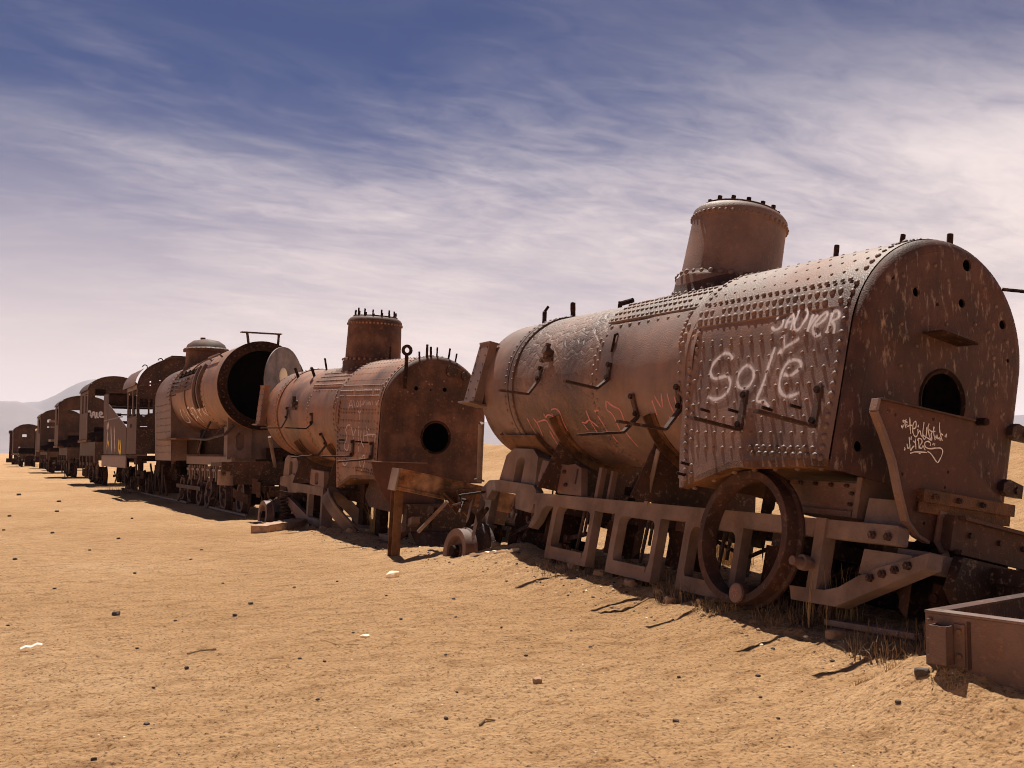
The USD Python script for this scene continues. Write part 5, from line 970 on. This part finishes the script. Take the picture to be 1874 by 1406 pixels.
# ------------------------------------------------------------------ cab hulks further down the row
def cab_hulk(label, Y, X=5.85, half=1.27, floor=1.30, base=1.95, eave=4.05, crown=0.55, length=3.4, opening=((0.30, 0.98, 0.35, 0.75),), slots=2, apron=True, scrawl=None, look='rust_dark', lean=0.0):
    C = thing('cab_hulk', label, 'locomotive', (X, Y, 0.0), rot(math.radians(lean)))
    ar = [(half * math.cos(x), eave + crown * math.sin(x)) for x in np.linspace(0.06, PI - 0.06, 26)]
    face = pg((half, base), *ar, (-half, base))
    for t0, t1, u0, u1 in opening: face = face.difference(sg.box(t0, u0, t1, u1))
    face = face.difference(sg.box(-0.75, base + 0.05, 0.78, base + 0.72))
    F = part(C, 'end_sheet', slab(face, 'tu', 0.0, 0.02), look)
    part(C, 'back_sheet', slab(pg((half, base), *ar, (-half, base)).difference(sg.box(-1.0, base + 0.6, 1.0, eave - 0.05)), 'tu', length, length + 0.02), look)
    part(C, 'roof', sheet(np.array([[(s, half * 1.04 * math.cos(x), eave + crown * 1.02 * math.sin(x)) for x in np.linspace(0.02, PI - 0.02, 26)] for s in (-0.12, length * 0.5, length + 0.1)]), flip=True), look, smooth=40)
    w = length / (slots * 2 + 1); sd = sg.box(0.03, base, length, eave)
    for k in range(slots): sd = sd.difference(sg.box(0.10 + w * (2 * k + 0.6), base + 1.15, 0.10 + w * (2 * k + 1.5), eave - 0.12))
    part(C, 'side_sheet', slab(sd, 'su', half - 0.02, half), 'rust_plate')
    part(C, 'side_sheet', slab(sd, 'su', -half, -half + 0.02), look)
    part(C, 'corner_strip', box(-0.02, 0.05, half + 0.001, half + 0.03, base - 0.1, eave), 'rust_brown')
    part(C, 'cab_floor', box(-0.2, length + 0.1, -half - 0.05, half + 0.05, base - 0.12, base - 0.02), 'rust_ochre')
    if apron:
        ap = sheet(np.array([[(-1.6, t * 0.95, base - 0.25 + 0.30 * (1 - abs(t))) for t in np.linspace(-1, 1, 9)], [(-0.05, t * half, base + 0.25 + 0.25 * (1 - abs(t))) for t in np.linspace(-1, 1, 9)]]))
        part(C, 'coal_chute', join(ap, box(-1.7, -1.6, -0.9, 0.9, base - 0.3, base + 0.1)), 'rust_deep')
    part(C, 'frame_beam', join(box(-2.6, length, 0.85, 1.0, floor - 0.35, base - 0.13), box(-2.6, length, -1.0, -0.85, floor - 0.35, base - 0.13), box(-2.6, -2.45, -0.85, 0.85, floor - 0.2, base - 0.13), box(-0.4, -0.2, -0.85, 0.85, floor - 0.2, base - 0.2)), 'rust_dark')
    [part(C, 'spring_pack', join(box(s - 0.35, s + 0.35, 1.002, 1.08, 0.85, 0.98), box(s - 0.05, s + 0.05, 1.002, 1.10, 0.7, 1.25)), 'rust_dark') for s in (-1.9, -0.6, 0.9, 2.2)]
    for s in (-1.95, -0.75, 0.75, 2.3):
        [part(C, 'wheel', turned(wp, 't', 26, (s, t_, 0.42)), 'rust_deep') for t_ in (0.55, -0.55)]
        part(C, 'axle_guard', slab(pg((s - 0.3, 1.0), (s + 0.3, 1.0), (s + 0.14, 0.25), (s - 0.14, 0.25)).difference(sg.box(s - 0.1, 0.2, s + 0.1, 0.7)), 'su', 0.80, 0.86), 'rust_dark')
    part(C, 'brake_gear', join(*[bar((s, 0.7, 0.2), (s + 0.5, 0.9, 1.0), 0.05, 0.05) for s in (-1.4, 0.0, 1.5)], rod((-2.4, 0.7, 0.35), (3.0, 0.72, 0.35), 0.03, 6)), 'rust_deep')
    wreckage(C, int(Y), 14, -2.8, length, 0.25, 1.3, 0.3, 1.1)
    if scrawl: graffiti(F, 'white_scrawl', scrawl, lambda p: (np.stack([np.full(len(p), -0.006), X - p[:, 0], p[:, 1]], 1), np.tile([-1.0, 0, 0], (len(p), 1))), 0.05, 'spray_white', 'white sprayed letters on the cab sheet')
    return C
cab_hulk('dark arched cab hulk with a white scrawl, next behind the sloped tender', 45.9, X=5.62, half=1.04, opening=((0.36, 0.78, 3.50, 4.10), (-1.2, 0.20, 2.75, 3.95)), scrawl=GRAF['cab4'], crown=0.62)
cab_hulk('arched cab hulk with one slit window, second cab behind the sloped tender', 61.0, opening=((0.20, 0.82, 3.58, 3.78),), eave=4.0, slots=1, base=1.8, length=2.6, crown=0.6)
cab_hulk('arched cab hulk with two slit windows, third cab behind the sloped tender', 76.0, opening=((0.22, 0.85, 3.5, 3.72), (0.22, 0.85, 3.12, 3.22)), eave=3.85, base=1.6, length=3.6, crown=0.58, slots=1)
cab_hulk('farthest arched cab hulk near the dark frame at the row end', 112.0, X=5.6, opening=((0.1, 0.5, 3.0, 3.3),), eave=3.5, base=1.3, length=3.0, slots=1, apron=False, crown=0.8)
tk = thing('water_tank', 'tall narrow pinkish tank wagon among the far hulks', 'tank wagon', (6.0, 88.0, 0))
part(tk, 'tank_body', join(box(0, 4.0, -1.25, 1.25, 1.2, 3.95)), 'rust_dusty'); part(tk, 'end_board', box(-0.03, -0.001, -1.1, 1.1, 2.9, 3.9), 'rust_dark'); part(tk, 'top_rim', box(-0.05, 4.05, -1.3, 1.3, 3.952, 4.02), 'rust_orange')
part(tk, 'under_frame', join(box(0, 4.0, -1.1, 1.1, 0.85, 1.18), box(0.4, 1.2, -0.9, 0.9, 0.0, 0.84), box(2.8, 3.6, -0.9, 0.9, 0.0, 0.84)), 'rust_deep')
tk = thing('water_tank', 'low rust-brown tank with a torn pale rim among the far hulks', 'tank wagon', (5.6, 99.0, 0))
part(tk, 'tank_body', join(box(0, 5.0, -1.2, 1.2, 1.1, 3.4)), 'rust_plate'); part(tk, 'torn_rim', join(box(0, 2.5, -1.22, 1.22, 3.402, 3.55)), 'pale_stone'); part(tk, 'ladder', join(box(-0.06, 0, 0.3, 0.36, 1.2, 3.3), box(-0.06, 0, 0.7, 0.76, 1.2, 3.3)), 'rust_deep')
part(tk, 'under_frame', join(box(0, 5.0, -1.1, 1.1, 0.8, 1.08), box(0.4, 1.4, -0.9, 0.9, -0.1, 0.79), box(3.4, 4.4, -0.9, 0.9, -0.1, 0.79)), 'rust_deep')
tk = thing('boiler_drum', 'bare boiler drum lying in line with the far hulks', 'boiler', (5.4, 122.0, 0))
part(tk, 'drum', rod((0, 0, 1.9), (7, 0, 1.9), 1.15, 40), 'rust_dark', smooth=40); part(tk, 'end_plate', rod((-0.05, 0, 1.9), (-0.01, 0, 1.9), 1.0, 30), 'rust_dusty'); part(tk, 'cradle', join(box(0.5, 1.5, -0.9, 0.9, -0.3, 1.0), box(5, 6, -0.9, 0.9, -0.3, 1.0)), 'rust_deep')
fr = thing('wagon_frame', 'bare dark upright frame at the far left end of the row', 'wagon', (4.9, 137.0, -0.2))
part(fr, 'post', box(0, 0.35, 1.35, 1.65, 0.6, 4.0), 'rust_deep'); part(fr, 'post', box(3.0, 3.3, 1.35, 1.65, 0.6, 3.9), 'rust_deep'); part(fr, 'post', box(0, 0.3, -1.4, -1.1, 0.6, 4.1), 'rust_deep')
part(fr, 'roof_beam', join(box(-0.1, 0.4, -1.5, 1.7, 4.0, 4.35)), 'rust_deep'); part(fr, 'roof_beam', box(0.41, 3.4, 1.3, 1.7, 3.95, 4.3), 'rust_deep'); part(fr, 'wagon_bed', join(box(-0.3, 5.0, -1.5, 1.6, 0.45, 0.95), box(0.3, 1.2, -1, 1.2, -0.3, 0.44)), 'rust_deep')

# ------------------------------------------------------------------ track, sleepers, litter, stones, growth
def rail(label, a, b):
    a = np.array([a[0], a[1], gz(*a) + 0.045]); b = np.array([b[0], b[1], gz(*b) + 0.045])
    R_ = thing('rail', label, 'rail', a)
    d = b - a; part(R_, 'rail_head', bar((0, 0, 0), d, 0.065, 0.04), 'rust_dusty'); part(R_, 'rail_web', bar((0, 0, -0.05), d - [0, 0, 0.05], 0.02, 0.06), 'rust_dark'); part(R_, 'rail_foot', bar((0, 0, -0.09), d - [0, 0, 0.09], 0.12, 0.015), 'rust_dark')
rail('old rail beside the wheels of the third engine', (5.33, 25.6), (5.20, 20.9))
rail('short rail piece showing in the shadow beside the open steel box', (5.52, 5.30), (5.44, 4.45))
rail('old rail running past the tender of the third engine', (5.25, 40.0), (5.25, 27.5))
def timber(label, a, b, w, h, look='sleeper_wood', name='timber_beam'):
    a = np.array([a[0], a[1], gz(*a) + h * 0.3]); b = np.array([b[0], b[1], gz(*b) + h * 0.3])
    m = bar(a, b, w, h); v = m[0]
    n = 14; k = np.linspace(0, 1, n)[:, None, None]
    P = (v[:4][None] * (1 - k) + v[4:][None] * k)
    P = P + RNG.normal(0, 0.006, P.shape)
    sm = sheet(P, close=True); caps = (np.vstack([P[0], P[-1]]), np.array([[0, 1, 2], [0, 2, 3], [4, 6, 5], [4, 7, 6]]))
    single(name, join(sm, caps), look, label, 'beam')
timber('split wooden beam lying on the sand below the second boiler', (4.42, 16.95), (5.75, 18.6), 0.30, 0.17)
timber('thin plank lying near the small wheels below the second boiler', (5.45, 18.7), (6.1, 19.2), 0.16, 0.06)
timber('pale flat board by the half-buried wheels of the nearest boiler', (5.55, 10.0), (5.28, 10.55), 0.14, 0.035, 'pale_stone')

def stone_mesh(r, seed, flat_=0.65):
    m = trimesh.creation.icosphere(subdivisions=2); v = np.array(m.vertices)
    k = 0.62 + 0.75 * meshkit.fbm(v * 1.3 + seed * 5.1, 3, int(seed)); v = v * k[:, None]
    v = np.where(np.abs(v) > 0.78, np.sign(v) * 0.78, v)
    return v * r * [1, 0.8, flat_], np.array(m.faces)
def lay(name, look, label, cat, x, y, r, seed, group=None, flat_=0.65, smooth=25):
    v, f = stone_mesh(r, seed, flat_); a = seed * 2.3
    v = v @ np.array([[math.cos(a), math.sin(a), 0], [-math.sin(a), math.cos(a), 0], [0, 0, 1]])
    single(name, (v + [x, y, gz(x, y) + r * flat_ * 0.35], f), look, label, cat, smooth=smooth, group=group)
lay('stone', 'pale_stone', 'pale cream stone on sunlit sand in front of the half-buried wheels', 'stone', 4.11, 10.15, 0.085, 3, flat_=0.7)
lay('clod', 'brown_stone', 'round brown clod in the shadow left of the short rail piece', 'stone', 5.30, 5.02, 0.075, 4, flat_=0.8)
lay('clod', 'dark_stone', 'dark clod at the foot of the open steel box', 'stone', 4.20, 3.42, 0.042, 5)
lay('stone', 'dark_stone', 'largest dark stone on the open sand at left', 'stone', 1.16, 8.99, 0.045, 6)
STN = 'small dark stone lying on the open sand'
import_px = [(213, 1126, 0), (400, 1141, .034), (370, 1167, .03), (318, 1248, 0)]
DARK = [(0.66,21.21,.05),(0.5,13.9,.04)]
for x, y, r, sd in [(2.3, 9.05, .045, 11), (2.03, 8.5, .04, 12), (1.27, 6.55, .036, 13), (0.84, 5.3, .034, 14), (0.55, 4.85, .03, 15), (2.95, 9.9, .035, 16), (3.5, 10.2, .035, 17), (1.55, 8.5, .03, 18), (0.83, 10.9, .04, 19), (0.62, 14.4, .06, 20), (1.75, 12.1, .045, 21),
        (1.95, 6.4, .027, 22), (2.1, 6.35, .025, 23), (3.15, 7.6, .03, 24), (3.62, 7.55, .033, 25), (4.05, 8.5, .035, 26), (3.9, 5.95, .03, 27), (4.3, 4.7, .035, 28), (3.95, 4.3, .028, 29), (3.85, 4.9, .024, 30), (3.2, 4.1, .036, 31), (2.2, 4.7, .03, 32), (3.35, 5.9, .03, 33),
        (0.35, 8.9, .03, 34), (1.35, 18.5, .07, 35), (0.9, 24, .09, 36), (2.2, 17.0, .06, 37), (3.0, 14.6, .05, 38), (1.6, 15.3, .05, 39), (2.6, 13.3, .045, 40), (0.65, 19.5, .06, 41), (1.9, 25, .09, 42), (3.1, 22, .07, 43), (2.6, 7.2, .027, 44), (2.85, 6.1, .024, 45), (1.1, 7.4, .026, 46), (4.15, 6.6, .025, 47), (1.75, 5.4, .024, 48), (3.5, 8.8, .028, 49), (4.0, 3.4, .03, 50), (3.7, 3.9, .026, 51), (2.4, 10.6, .03, 52), (1.0, 6.1, .022, 53), (2.5, 5.2, .02, 54), (3.7, 6.9, .024, 55), (1.6, 36, .15, 56), (2.4, 31, .12, 57), (1.2, 44, .18, 58)]:
    lay('dark_stone', 'dark_stone', STN, 'stone', x, y, r * 0.55, sd, group='dark stones scattered on the open sand')
lay('flat_stone', 'pale_stone', 'pale flat stone lit on top beside a yellow straw', 'stone', 2.62, 7.0, 0.04, 61, flat_=0.35)
lay('stone', 'brown_stone', 'brown pebble at the lower right of the open sand', 'stone', 3.0, 5.15, 0.04, 62)
for x, y, r, sd in [(5.65, 8.9, .10, 71), (5.55, 8.3, .07, 72), (5.5, 7.7, .08, 73), (5.7, 9.5, .07, 74), (5.35, 6.9, .07, 75), (5.45, 7.2, .06, 76), (5.6, 10.6, .08, 77), (5.4, 17.2, .09, 78), (5.3, 16.2, .07, 79), (5.55, 15.5, .10, 80), (5.9, 14.8, .09, 81), (5.35, 6.5, .05, 82)]:
    lay('rubble_lump', 'brown_stone', 'brown lump of rubble in the shade at the foot of the boilers', 'stone', x, y, r, sd, group='lumps of rubble along the foot of the boilers')
# paper, twigs, straws
px_ = np.array([[0.0, 0.0], [0.06, 0.012], [0.12, 0.004], [0.19, 0.02], [0.25, 0.012]])
pv = np.array([[(0.38 + x * 0.55, 7.62 + 0.016 * k + x * 0.15, gz(0.4, 7.65) + 0.014 + z + 0.01 * k) for k in (0, 1)] for x, z in px_])
single('paper_scrap', join(sheet(pv), (sheet(pv, flip=True)[0] - [0, 0, 0.002], sheet(pv, flip=True)[1])), 'paper', 'white strip of paper lying at the left edge of the sand', 'litter', smooth=False)
rv_ = np.array([[(5.40 + 0.05 * i, 5.48 + 0.03 * k, gz(5.4, 5.5) + 0.02 + 0.012 * ((i + k) % 2)) for k in range(3)] for i in range(2)])
single('plastic_scrap', join(sheet(rv_), (sheet(rv_, flip=True)[0] - [0, 0, 0.002], sheet(rv_, flip=True)[1])), 'red_plastic', 'tiny red scrap of plastic in the shadow under the boiler', 'litter', smooth=False)
def twig(label, pts, r, look='dry_twig', cat='twig', name='twig'):
    P = [(x, y, gz(x, y) + h) for x, y, h in pts]
    single(name, pipe(P, r, 5), look, label, cat)
twig('dark bent twig lying at the bottom of the open sand', [(2.32, 4.56, .006), (2.37, 4.59, .012), (2.42, 4.58, .008)], 0.005)
twig('pale curved straw beside a flat stone on the sand', [(2.30, 7.05, .008), (2.36, 6.85, .01), (2.46, 6.70, .008)], 0.004, 'dry_straw', 'straw', 'straw')
twig('thin dark twig in the middle left of the sand', [(1.35, 6.95, .01), (1.45, 7.02, .018), (1.55, 7.0, .01)], 0.006)

def tuft(label, x, y, r, n, h, seed, look='dry_straw', name='dry_tuft', spread=1.0, curl=0.5):
    g = np.random.default_rng(seed); vs, fs, c = [], [], 0
    A_, Q_ = g.uniform(0, 2 * PI, n), r * np.sqrt(g.random(n))
    RX, RY = x + Q_ * np.cos(A_), y + Q_ * np.sin(A_); RZ = ground_z(RX, RY)
    for k in range(n):
        bx0, by0 = RX[k], RY[k]
        hh = h * g.uniform(0.4, 1.0); lean = g.uniform(0.1, 1.0) * spread; d = g.uniform(0, 2 * PI)
        p = np.array([bx0, by0, RZ[k] - 0.01]); w = g.uniform(0.0022, 0.0042)
        pts = [p]
        for j in range(4):
            l = lean * (j + 1) / 3 + curl * g.normal(0, 0.25)
            p = p + hh / 4 * np.array([math.sin(l) * math.cos(d), math.sin(l) * math.sin(d), math.cos(l)]); pts.append(p)
        side_ = np.array([-math.sin(d), math.cos(d), 0])
        for j, p in enumerate(pts): vs += [p - side_ * w * (1 - j / 5), p + side_ * w * (1 - j / 5)]
        for j in range(4): b = c + 2 * j; fs += [[b, b + 1, b + 3], [b, b + 3, b + 2]]
        c += 10
    single(name, (np.array(vs), np.array(fs)), look, label, 'dry grass', smooth=False)
tuft('dry curled tuft in front of the upright tyre', 5.28, 6.25, 0.20, 260, 0.11, 1, spread=1.6, curl=1.4)
tuft('dead brush below the trailing frame right of the upright tyre', 5.52, 5.65, 0.30, 420, 0.18, 2, 'dry_twig', spread=1.5, curl=1.2)
tuft('tall thin dead stalks under the trailing brace', 5.62, 5.35, 0.22, 60, 0.48, 3, spread=0.6)
tuft('sunlit ochre tuft on the sand lip left of the steel box', 4.45, 3.74, 0.09, 260, 0.07, 4, spread=1.8, curl=1.4)
tuft('small ochre tuft at the sunlit end of the sand lip', 4.36, 3.92, 0.06, 140, 0.06, 5, spread=1.8, curl=1.4)
tuft('dead brush heaped before the steel box corner in the shade', 5.3, 4.55, 0.28, 340, 0.2, 6, 'dry_twig', spread=1.4, curl=1.2)
tuft('twiggy dry bush seen through the open frame of the nearest boiler', 7.4, 8.6, 0.32, 420, 0.75, 7, spread=0.7, curl=1.0)
tuft('dry bush beside the tilted tyre of the second boiler', 5.95, 15.35, 0.14, 220, 0.62, 8, spread=0.6, curl=0.7)
tuft('brown twigs left of the upright tyre', 5.48, 6.95, 0.26, 200, 0.26, 9, 'dry_twig', spread=1.3, curl=1.1)
tuft('low dead growth under the pedestals of the nearest boiler', 5.75, 8.9, 0.55, 420, 0.14, 10, 'dry_twig', spread=1.5, curl=1.3)
tuft('dry stubble along the foot of the steel box', 4.24, 3.30, 0.10, 160, 0.05, 11, spread=1.7, curl=1.4)
tuft('tangled dead brush below the tender of the third engine', 5.1, 36.0, 0.9, 420, 0.55, 12, 'dry_twig', spread=1.2, curl=1.2)

# grit: too many to count
g = np.random.default_rng(21)
proto = UsdGeom.PointInstancer.Define(stage, '/World/grit')
tell(proto.GetPrim(), kind='stuff')
paths = []
for k in range(3):
    v, f = stone_mesh(1.0, 90 + k, 0.6); f_small = trimesh.Trimesh(v, f, process=False)
    m = trimesh.creation.icosphere(subdivisions=1); vv = np.array(m.vertices) * (0.7 + 0.6 * meshkit.fbm(np.array(m.vertices) * 1.4 + k, 2, k))[:, None] * [1, 0.8, 0.6]
    pm = usdkit.mesh(stage, '/World/grit/grain' + ('' if k == 0 else '_%03d' % k), (vv, np.array(m.faces)), LOOKS[('brown_stone', 'dark_stone', 'pale_stone')[k]])
    paths.append(pm.GetPath())
proto.CreatePrototypesRel().SetTargets(paths)
n = 5200
dist = 3.9 + 24 * g.random(n) ** 2.2; an = np.radians(28.8 + g.uniform(-30, 31, n))
gx, gy = dist * np.sin(an), dist * np.cos(an)
m2 = 2600; sx = g.uniform(4.9, 7.2, m2); sy = g.uniform(3.8, 21, m2)
gx, gy = np.concatenate([gx, sx]), np.concatenate([gy, sy])
sz = g.uniform(0.35, 1.0, len(gx)) ** 2.2 * np.concatenate([np.full(n, 0.0070), np.full(m2, 0.019)])
zz = ground_z(gx, gy)
idx = g.choice(3, len(gx), p=[0.72, 0.22, 0.06])
proto.CreateProtoIndicesAttr(Vt.IntArray.FromNumpy(idx.astype(np.int32)))
proto.CreatePositionsAttr(Vt.Vec3fArray.FromNumpy(np.stack([gx, gy, zz + sz * 0.2], 1).astype(np.float32)))
proto.CreateScalesAttr(Vt.Vec3fArray.FromNumpy(np.repeat(sz[:, None], 3, 1).astype(np.float32)))
ha = g.uniform(0, PI, len(gx))
proto.CreateOrientationsAttr(Vt.QuathArray([Gf.Quath(float(math.cos(x)), 0, 0, float(math.sin(x))) for x in ha]))
